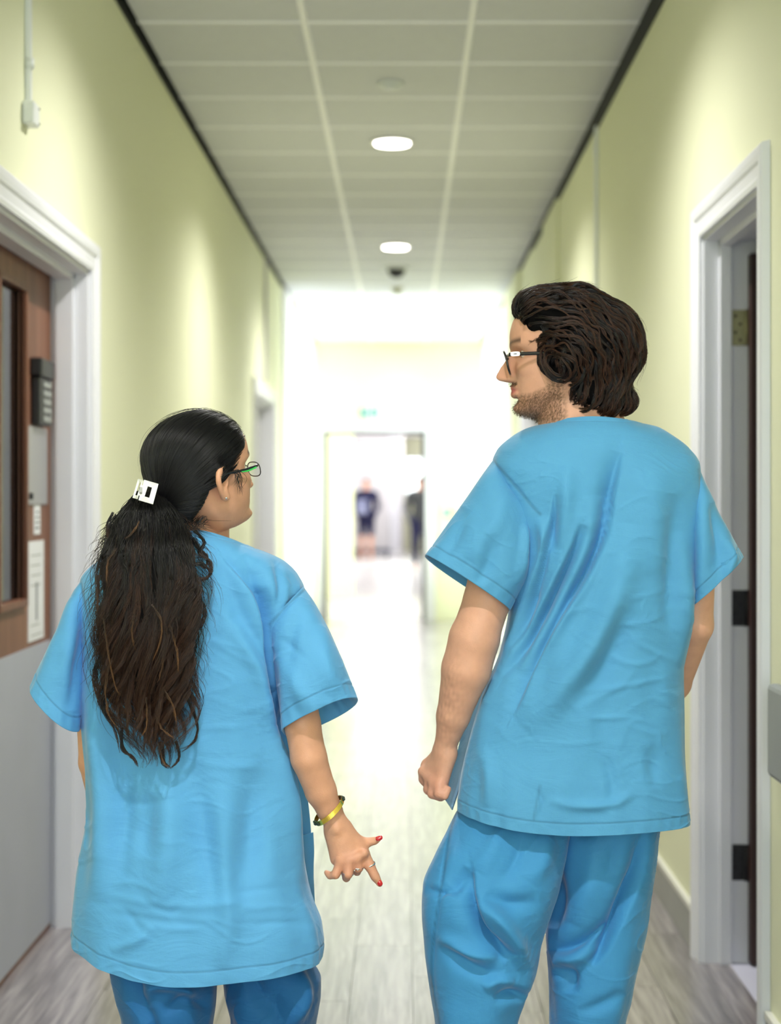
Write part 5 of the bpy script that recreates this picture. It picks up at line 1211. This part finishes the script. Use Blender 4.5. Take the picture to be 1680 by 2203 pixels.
MSEAM = [([(1062, 992), (1110, 1048), (1145, 1090), (1162, 1106)], 3.2, .6), ([(1503, 1010), (1510, 1080), (1508, 1140)], 3.2, .4), ([(1162, 1690), (1152, 1740), (1148, 1766)], 3, .4)]
stt = np.maximum(stt, seam_mask(G, MSEAM))
n_ = grid_normals(G); sg_ = np.sign(((G-G.mean(1, keepdims=True))*n_).sum(-1, keepdims=True))
kk = np.arange(330)[:, None]; band_ = np.exp(-((kk-24)/1.3)**2)+0*G[..., 0]; G = G-n_*sg_*(.0010*band_)[..., None]; stt = np.maximum(stt, band_*.3)
G2 = hem_in(G); st2 = np.zeros(G2.shape[:2]); st2[:G.shape[0]] = stt
inn = G[:1]+(G.mean(1, keepdims=True)[:1]-G[:1])*.03; G2 = np.concatenate([inn-np.array((0, 0, .02)), inn, G2]); st2 = np.concatenate([np.zeros((2, G2.shape[1])), st2])
YT = YM-.055
SL = sleeve_grid([(1062, 988, 1150, 1105, YT+.05, .058, 0), (1042, 1015, 1162, 1130, YT+.03, .070, 0), (1008, 1065, 1150, 1185, YT+.015, .076, 0), (962, 1128, 1122, 1255, YT+.005, .076, -6), (914, 1196, 1094, 1313, YT, .074, -12)], 150, 200)
SR = sleeve_grid([(1500, 1002, 1460, 1120, YM-.0, .060, 0), (1512, 1030, 1470, 1150, YM-.005, .070, 0), (1535, 1080, 1474, 1200, YM-.01, .078, 0), (1565, 1140, 1474, 1260, YM-.01, .082, -6), (1597, 1200, 1474, 1318, YM-.01, .082, -14)], 140, 180)
SL = apply_folds(SL, [([(1062, 992), (1110, 1048), (1145, 1090), (1162, 1106)], 3, -1.6), ([(1090, 1045), (1060, 1130), (1010, 1210)], 26, 4), ([(1150, 1110), (1142, 1150), (1130, 1210)], 9, -6), ([(1135, 1125), (1128, 1180), (1110, 1260)], 10, 5), ([(1060, 1150), (1050, 1210), (1030, 1260)], 16, -3), ([(1000, 1090), (980, 1150), (950, 1200)], 16, -2.5)], seed=51, base_noise=.002)
SR = apply_folds(SR, [([(1530, 1080), (1545, 1150), (1545, 1230)], 14, -4), ([(1510, 1060), (1515, 1180), (1510, 1280)], 14, 4), ([(1560, 1160), (1575, 1200), (1560, 1250)], 10, 4)], seed=53, base_noise=.002)
SL, s3 = hem_stitch(SL, .022); SR, s4 = hem_stitch(SR, .022); s3 = np.maximum(s3, seam_mask(SL, MSEAM[:1])); SLh, SRh = hem_in(SL), hem_in(SR)
tum = grids_obj('tunic', [(G2, True), (SLh, True), (SRh, True)], CLM, man, [st2, pad_(s3, SLh), pad_(s4, SRh)])
sheet('front_panel', [(1045, 1470, YM+.06), (1000, 1560, YM+.07), (980, 1630, YM+.08), (955, 1718, YM+.09)], [(1060, 1500, YM-.03), (1022, 1580, YM-.01), (1002, 1650, YM+.0), (972, 1742, YM+.01)], CLM, tum)
# trousers
ml1 = leg_grid([(1040, 1690, 1250, 1690, 1690, 1690, YM+.01, .08, .10, 2.1), (990, 1735, 1240, 1750, 1745, 1745, YM+.005, .092, .10, 2.1), (958, 1795, 1224, 1805, 1800, 1800, YM-.01, .108, .11, 2.1), (934, 1845, 1210, 1865, 1860, 1860, YM-.025, .116, .12, 2.2), (910, 1905, 1198, 1920, 1915, 1915, YM-.04, .118, .12, 2.15),
    (908, 1955, 1184, 1962, 1960, 1960, YM-.045, .115, .12, 2.1), (913, 2040, 1164, 2020, 2035, 2035, YM-.04, .11, .11, 2.1), (923, 2125, 1152, 2090, 2110, 2110, YM-.04, .105, .105, 2.1), (935, 2203, 1115, 2198, 2200, 2200, YM-.04, .10, .10, 2.1), (948, 2350, 1108, 2350, 2350, 2350, YM-.05, .09, .09, 2.1), (962, 2610, 1108, 2610, 2610, 2610, YM-.06, .085, .09, 2.1)])
ml2 = leg_grid([(1225, 1690, 1420, 1690, 1690, 1690, YM+.03, .09, .10, 2.2), (1200, 1755, 1419, 1765, 1760, 1760, YM+.03, .10, .11, 2.3), (1188, 1850, 1412, 1850, 1850, 1850, YM+.04, .11, .11, 2.2), (1182, 1920, 1397, 1925, 1925, 1925, YM+.04, .11, .11, 2.2), (1174, 1990, 1387, 2010, 2000, 2000, YM+.04, .108, .11, 2.2),
    (1177, 2050, 1370, 2085, 2070, 2070, YM+.04, .104, .11, 2.2), (1181, 2120, 1357, 2150, 2140, 2140, YM+.04, .10, .10, 2.2), (1183, 2203, 1345, 2203, 2203, 2203, YM+.04, .095, .10, 2.1), (1190, 2350, 1335, 2350, 2350, 2350, YM+.05, .09, .09, 2.1), (1200, 2590, 1330, 2590, 2590, 2590, YM+.10, .085, .09, 2.1)])
ml1 = apply_folds(ml1, [([(1012, 1860), (1016, 1930), (1040, 2000), (1085, 2040), (1105, 2060)], 17, -20, -1), ([(1010, 1870), (980, 1900), (968, 1930)], 16, -9), ([(1020, 1940), (1070, 1975), (1110, 2030), (1125, 2090)], 18, 13), ([(1040, 1925), (1100, 1945), (1165, 1940)], 20, -9), ([(940, 2015), (1010, 2050), (1075, 2060)], 14, 9), ([(950, 2030), (1010, 2080), (1090, 2110)], 16, -8),
    ([(1040, 2130), (1070, 2110), (1110, 2115)], 12, 8), ([(1060, 2150), (1110, 2140), (1130, 2150)], 12, -12), ([(1080, 1770), (1060, 1830), (1030, 1880)], 22, 6), ([(1180, 1780), (1170, 1850), (1140, 1900)], 20, 6), ([(1130, 1780), (1110, 1850), (1080, 1900)], 14, -4), ([(975, 1740), (960, 1830), (945, 1920), (930, 2060), (940, 2200)], 5, -3.5, 1),
    ([(915, 1910), (945, 1920), (965, 1905)], 10, -6), ([(1050, 1820), (1090, 1780), (1130, 1775)], 6, 2), ([(1110, 1860), (1150, 1810), (1160, 1790)], 5, 2)], seed=61, base_noise=.003, gain=1.9)
ml2 = apply_folds(ml2, [([(1390, 1780), (1375, 1880), (1340, 1960), (1300, 2040), (1270, 2080)], 20, -22, -1), ([(1180, 2040), (1220, 2045), (1270, 2020), (1310, 1990)], 15, -12, 1), ([(1190, 2070), (1240, 2060), (1290, 2040)], 16, 10), ([(1195, 2080), (1225, 2100), (1225, 2140)], 16, -10), ([(1230, 1800), (1270, 1775), (1310, 1765)], 18, -9), ([(1280, 1800), (1270, 1900), (1230, 1990)], 26, 7), ([(1330, 1800), (1300, 1900)], 14, -3),
    ([(1240, 2180), (1300, 2160), (1340, 2130)], 14, -5), ([(1190, 1850), (1200, 1930), (1190, 2000)], 16, -10)], seed=63, base_noise=.003, gain=1.9)
h1, h2_ = hem_in(ml1), hem_in(ml2)
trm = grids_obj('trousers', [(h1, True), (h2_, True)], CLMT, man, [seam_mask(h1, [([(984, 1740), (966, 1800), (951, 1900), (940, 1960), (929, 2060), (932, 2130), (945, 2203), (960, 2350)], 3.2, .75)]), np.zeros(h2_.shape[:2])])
shoe(man, (P(1035, 2000, YM)[0], YM-.06, 0), (P(1025, 2000, YM)[0], YM+.13, 0), M['shoe']); shoe(man, (P(1265, 2000, YM)[0], YM+.10, 0), (P(1268, 2000, YM)[0], YM+.29, 0), M['shoe'])

# hair: thick, wavy, ends curling at the nape
fh = Field((P(1060, 600, YM)[0], YM-.15, 1.44), (P(1420, 600, YM)[0], YM+.15, 1.79), .0032)
for (x, y, r, hw) in [(1202, 792, 20, .080), (1222, 780, 30, .086), (1234, 757, 28, .084), (1235, 800, 26, .070), (1185, 775, 20, .068), (1148, 664, 36, .052), (1188, 668, 46, .055), (1240, 688, 70, .035), (1290, 735, 86, .020), (1275, 790, 82, .015), (1235, 745, 64, .048), (1212, 770, 40, .058), (1290, 840, 50, .025), (1305, 868, 24, .035), (1345, 862, 20, .012), (1205, 720, 55, .045), (1330, 760, 48, .02), (1150, 700, 20, .062), (1262, 850, 28, .05)]:
    fh.cone(P(x, y, YM-hw), P(x, y, YM+hw), PR(r, YM), PR(r, YM), .018)
fh.blur(1); fh.a += .0035; pts, tri, quad = fh.poly(.2)
HM = hair_mat('wavy_dark_hair', (15, 11, 11), (62, 38, 25), .26)
mh = poly_obj('hair', pts, tri, quad, M['hairbase'], man)
rs = np.random.RandomState(12)
gp, _, _ = fh.poly(0); nrm = fh.grad(gp); hx, hy = proj(gp)
root = (gp[:, 2] > P(0, 880, YM)[2]) & ~((hx < 1135) & (hy > 700))
cand = np.where(root)[0]; sel = rs.choice(cand, 560, replace=False)
p = gp[sel].copy(); NS = 34; G_ = np.zeros((len(sel), NS, 3)); lift = rs.uniform(-.001, .0085, len(sel)); ph_ = 4.0*smooth_noise(p, 7, 21)+.35*rs.normal(size=len(sel)); fr_ = 1.7+.4*smooth_noise(p, 6, 22); amp = rs.uniform(.3, .62, len(sel)); Ls = rs.uniform(.07, .16, len(sel))
ec = np.array(P(1190, 800, YM)); v = p
for s_ in range(NS):
    G_[:, s_] = p
    t = s_/NS
    dx, dz = p[:, 0]-ec[0], p[:, 2]-ec[2]; r_ = np.hypot(dx, dz)+1e-6
    d = np.stack([dz/r_, 0*dx, -dx/r_], 1)+np.stack([dx/r_*.25, 0*dx, dz/r_*.1-.25], 1)         # round the ear, over the crown and down
    g = fh.grad(p); d -= g*(d*g).sum(1)[:, None]; d /= np.linalg.norm(d, axis=1)[:, None]+1e-9
    side = np.cross(d, g)
    w_ = amp*np.sin(fr_*6.28*t+ph_)*(.35+1.2*t); d2 = d+side*w_[:, None]+g*(.30*np.cos(fr_*6.28*t+ph_)*t)[:, None]; d2 /= np.linalg.norm(d2, axis=1)[:, None]
    p = p+d2*(Ls/NS)[:, None]; sd = fh.sample(p); p = p-fh.grad(p)*(.35*(sd-lift-.003))[:, None]
st = []
for i in range(len(sel)):
    if proj(G_[i, -1])[0] < 1150 and proj(G_[i, -1])[1] > 700 and G_[i, -1, 1] < YM: continue
    st += clump(G_[i], 26, rs.uniform(.0016, .0040), rs, .15, .0008, .2)
for lk in [[(1230, 720), (1210, 760), (1205, 800), (1235, 812), (1262, 795), (1255, 765)], [(1270, 740), (1300, 760), (1335, 780), (1330, 805), (1308, 800), (1312, 775)], [(1170, 700), (1180, 745), (1172, 780), (1190, 808), (1222, 806)],
           [(1375, 750), (1388, 760), (1378, 772), (1370, 765)], [(1362, 700), (1380, 735), (1388, 745)], [(1350, 850), (1368, 860), (1358, 880), (1338, 876)], [(1320, 880), (1345, 892), (1366, 872)], [(1290, 880), (1312, 898), (1330, 892)], [(1250, 850), (1252, 872), (1268, 888), (1290, 886)], [(1245, 840), (1250, 862), (1262, 870)],
           [(1290, 690), (1330, 720), (1352, 770), (1345, 810)], [(1240, 660), (1290, 680), (1330, 730)], [(1180, 640), (1240, 640), (1300, 670)], [(1125, 680), (1150, 650), (1200, 640)], [(1200, 700), (1190, 740), (1200, 790)], [(1250, 700), (1285, 750), (1290, 800), (1265, 822)]]:
    for rep in range(3):
        c = catmull(np.array(lk, float)+rs.normal(size=(len(lk), 2))*3, 30); q = np.stack([(c[:, 0]-CX)/F*(YM-.12), np.full(30, YM-.115), CH-(c[:, 1]-CY)/F*(YM-.1)], 1)
        for _ in range(30):
            sd = fh.sample(q); hit = sd > .004; q[hit, 1] += np.minimum(sd[hit]*.7, .01)
            q[:, 1] = np.minimum(q[:, 1], YM-.01)
            q[:, 0] = (c[:, 0]-CX)/F*q[:, 1]; q[:, 2] = CH-(c[:, 1]-CY)/F*q[:, 1]
        st += clump(q, 22, .0034, rs, .2, .0008, .15)
for _ in range(130):
    i = rs.randint(len(sel)); g0 = G_[i]; k = rs.randint(8, 20); c = g0[k:].copy()
    if len(c) < 6 or c[0, 2] < P(0, 840, YM)[2]: continue
    c += fh.grad(c)*(np.linspace(0, 1, len(c))**1.5*rs.uniform(.004, .016))[:, None]; st.append(c)
hair_curves('hair_strands', st, .00034, HM, mh)
gm = glasses(MH, man, 'black glasses with amber lenses and a silver badge on the temple', .115, .090, .438, .400, M['frame'], .0021, .0042, M['amber'], tl=-.022)
for sg in (1, -1):
    c0 = MH.w((.335, sg*.328, .487)); bm = []
    e = np.linspace(0, 2*math.pi, 25)[:-1]; V = [c0+MH.f*.0085*np.sign(math.cos(a))*abs(math.cos(a))**.5+MH.u*.0040*np.sign(math.sin(a))*abs(math.sin(a))**.5+MH.r*sg*o for o in (-.003, .0012) for a in e]
    Fc = [(i, (i+1) % 24, 24+(i+1) % 24, 24+i) for i in range(24)]+[tuple(range(24))[::-1], tuple(range(24, 48))]
    b_ = mesh_obj('temple_badge', V, Fc, M['silver'], gm); b_['label'] = 'silver oval badge'
    V = [c0+MH.f*.004*math.cos(a)+MH.u*.0011*math.sin(a)+MH.r*sg*o for o in (.001, .0016) for a in e]
    mesh_obj('badge_slot', V, Fc, M['blackpl'], b_)

# ============================================================ people in the far hall
def far_person(px, Y, h, label, top, legs, lean=0.):
    x = P(px, 1000, Y)[0]; r = empty('person', (x, Y, 0)); tag(r, label, 'person', kind='thing')
    f = Field((x-.45, Y-.35, -.02), (x+.45, Y+.35, h+.03), .012, .06); s = h/1.75
    q = lambda a, b, c: np.array((x+a*s, Y+b*s, c*s))
    f.ell(q(0+lean, .0, 1.64), (.078*s, .095*s, .115*s), k=.02); f.cone(q(lean, 0, 1.42), q(lean, 0, 1.55), .055, .05, .03)
    f.cone(q(-.13+lean, 0, 1.40), q(.13+lean, 0, 1.40), .09, .09, .04); f.cone(q(lean, 0, 1.38), q(0, 0, 1.0), .14, .13, .05); f.cone(q(-.07, 0, .94), q(.07, 0, .94), .12, .12, .05)
    for sg in (1, -1):
        f.cone(q(sg*.2+lean, 0, 1.40), q(sg*.26+lean, .02, 1.12), .055, .045, .03); f.cone(q(sg*.26+lean, .02, 1.12), q(sg*.2+lean, -.14, .98), .042, .03, .02)
        f.ell(q(sg*.18+lean, -.18, .96), (.035, .05, .04), k=.02)
        for k in range(4): f.cone(q(sg*(.20-.018*k)+lean, -.20, .95), q(sg*(.195-.018*k)+lean, -.235, .90), .012, .010, .004)
        f.cone(q(sg*.20+lean, -.17, .985), q(sg*.17+lean, -.22, .975), .013, .011, .006)
        f.cone(q(sg*.09, 0, .92), q(sg*.10, 0, .5), .095, .06, .03); f.cone(q(sg*.10, 0, .5), q(sg*.10, .02, .1), .062, .035, .02); f.cone(q(sg*.10, .03, .05), q(sg*.12, -.15, .03), .045, .03, .02)
    P_, t, u = f.poly(0.2); b = poly_obj('body', P_, t, u, skin_mat('skin_far', SK_W), r)
    z = P_[:, 2]/s; col = np.tile(np.array(SK_W), (len(P_), 1)); col[(z > 1.66) | ((P_[:, 1] > Y+.02) & (z > 1.58))] = lin(60, 40, 34)[:3]; vcol(b, 'tint', col)
    for nm, lo, hi, m, xr in (('shirt', .93, 1.5, top, .285), ('trousers', .12 if legs else .5, .98, M['navy'], .3)):
        g_ = Field(f.lo, f.lo+(f.n-1)*f.vox, .012, .06); g_.a = f.a-.016; g_.n = np.array(g_.a.shape); sl, X, Y_, Z = g_.reg(f.lo, f.lo+f.n*f.vox+1)
        zz = np.maximum(lo*s-Z, Z-hi*s)+0*X+0*Y_; g_.a = np.maximum(g_.a, zz).astype(np.float32)
        a, t, u = g_.poly(0.2); poly_obj(nm, a, t, u, m, r)
    return r
p1_ = far_person(788, 40, 1.84, 'distant person in dark navy top and shorts standing in the far hall', M['navy'], False)
bgp = boxes('shoulder_bag', [(P(778, 1090, 39.7)[0]-.13, P(778, 1090, 39.7)[0]+.13, 39.5, 39.62, 1.02, 1.36)], mat('pale_bag', (120, 124, 150), .7), bev=.03); tag(bgp, 'pale grey bag held by the distant person in navy', 'bag')
boxes('bag_flap', [(P(778, 1090, 39.7)[0]-.125, P(778, 1090, 39.7)[0]+.125, 39.485, 39.50, 1.2, 1.35)], mat('bag_flap', (104, 108, 136), .7), bgp, bev=.004)
p2_ = far_person(905, 33, 1.80, 'dark clothed person cut off by the right edge of the far doorway', M['blackpl'], True)
# trolley by the distant person
tr_ = empty('trolley', (-.75, 40.6, 0)); tag(tr_, 'low dark blue platform trolley on the far hall floor behind the person in navy', 'trolley')
dk = mat('trolley_blue', (36, 44, 72), .5)
boxes('platform', [(-1.18, -.32, 40.3, 41.0, .12, .2)], dk, tr_, bev=.01)
for (x, y) in ((-1.1, 40.38), (-.4, 40.38), (-1.1, 40.92), (-.4, 40.92)): lathe('wheel', (x, y, .06), [(.03, -.02), (.06, -.016), (.06, .016), (.03, .02)], M['rubber'], tr_, 16, axis='x')
tube('handle', catmull([(-.34, 40.4, .2), (-.34, 40.4, .9), (-.34, 40.6, .95), (-.34, 40.9, .9), (-.34, 40.9, .2)], 20), .015, M['steel'], tr_)
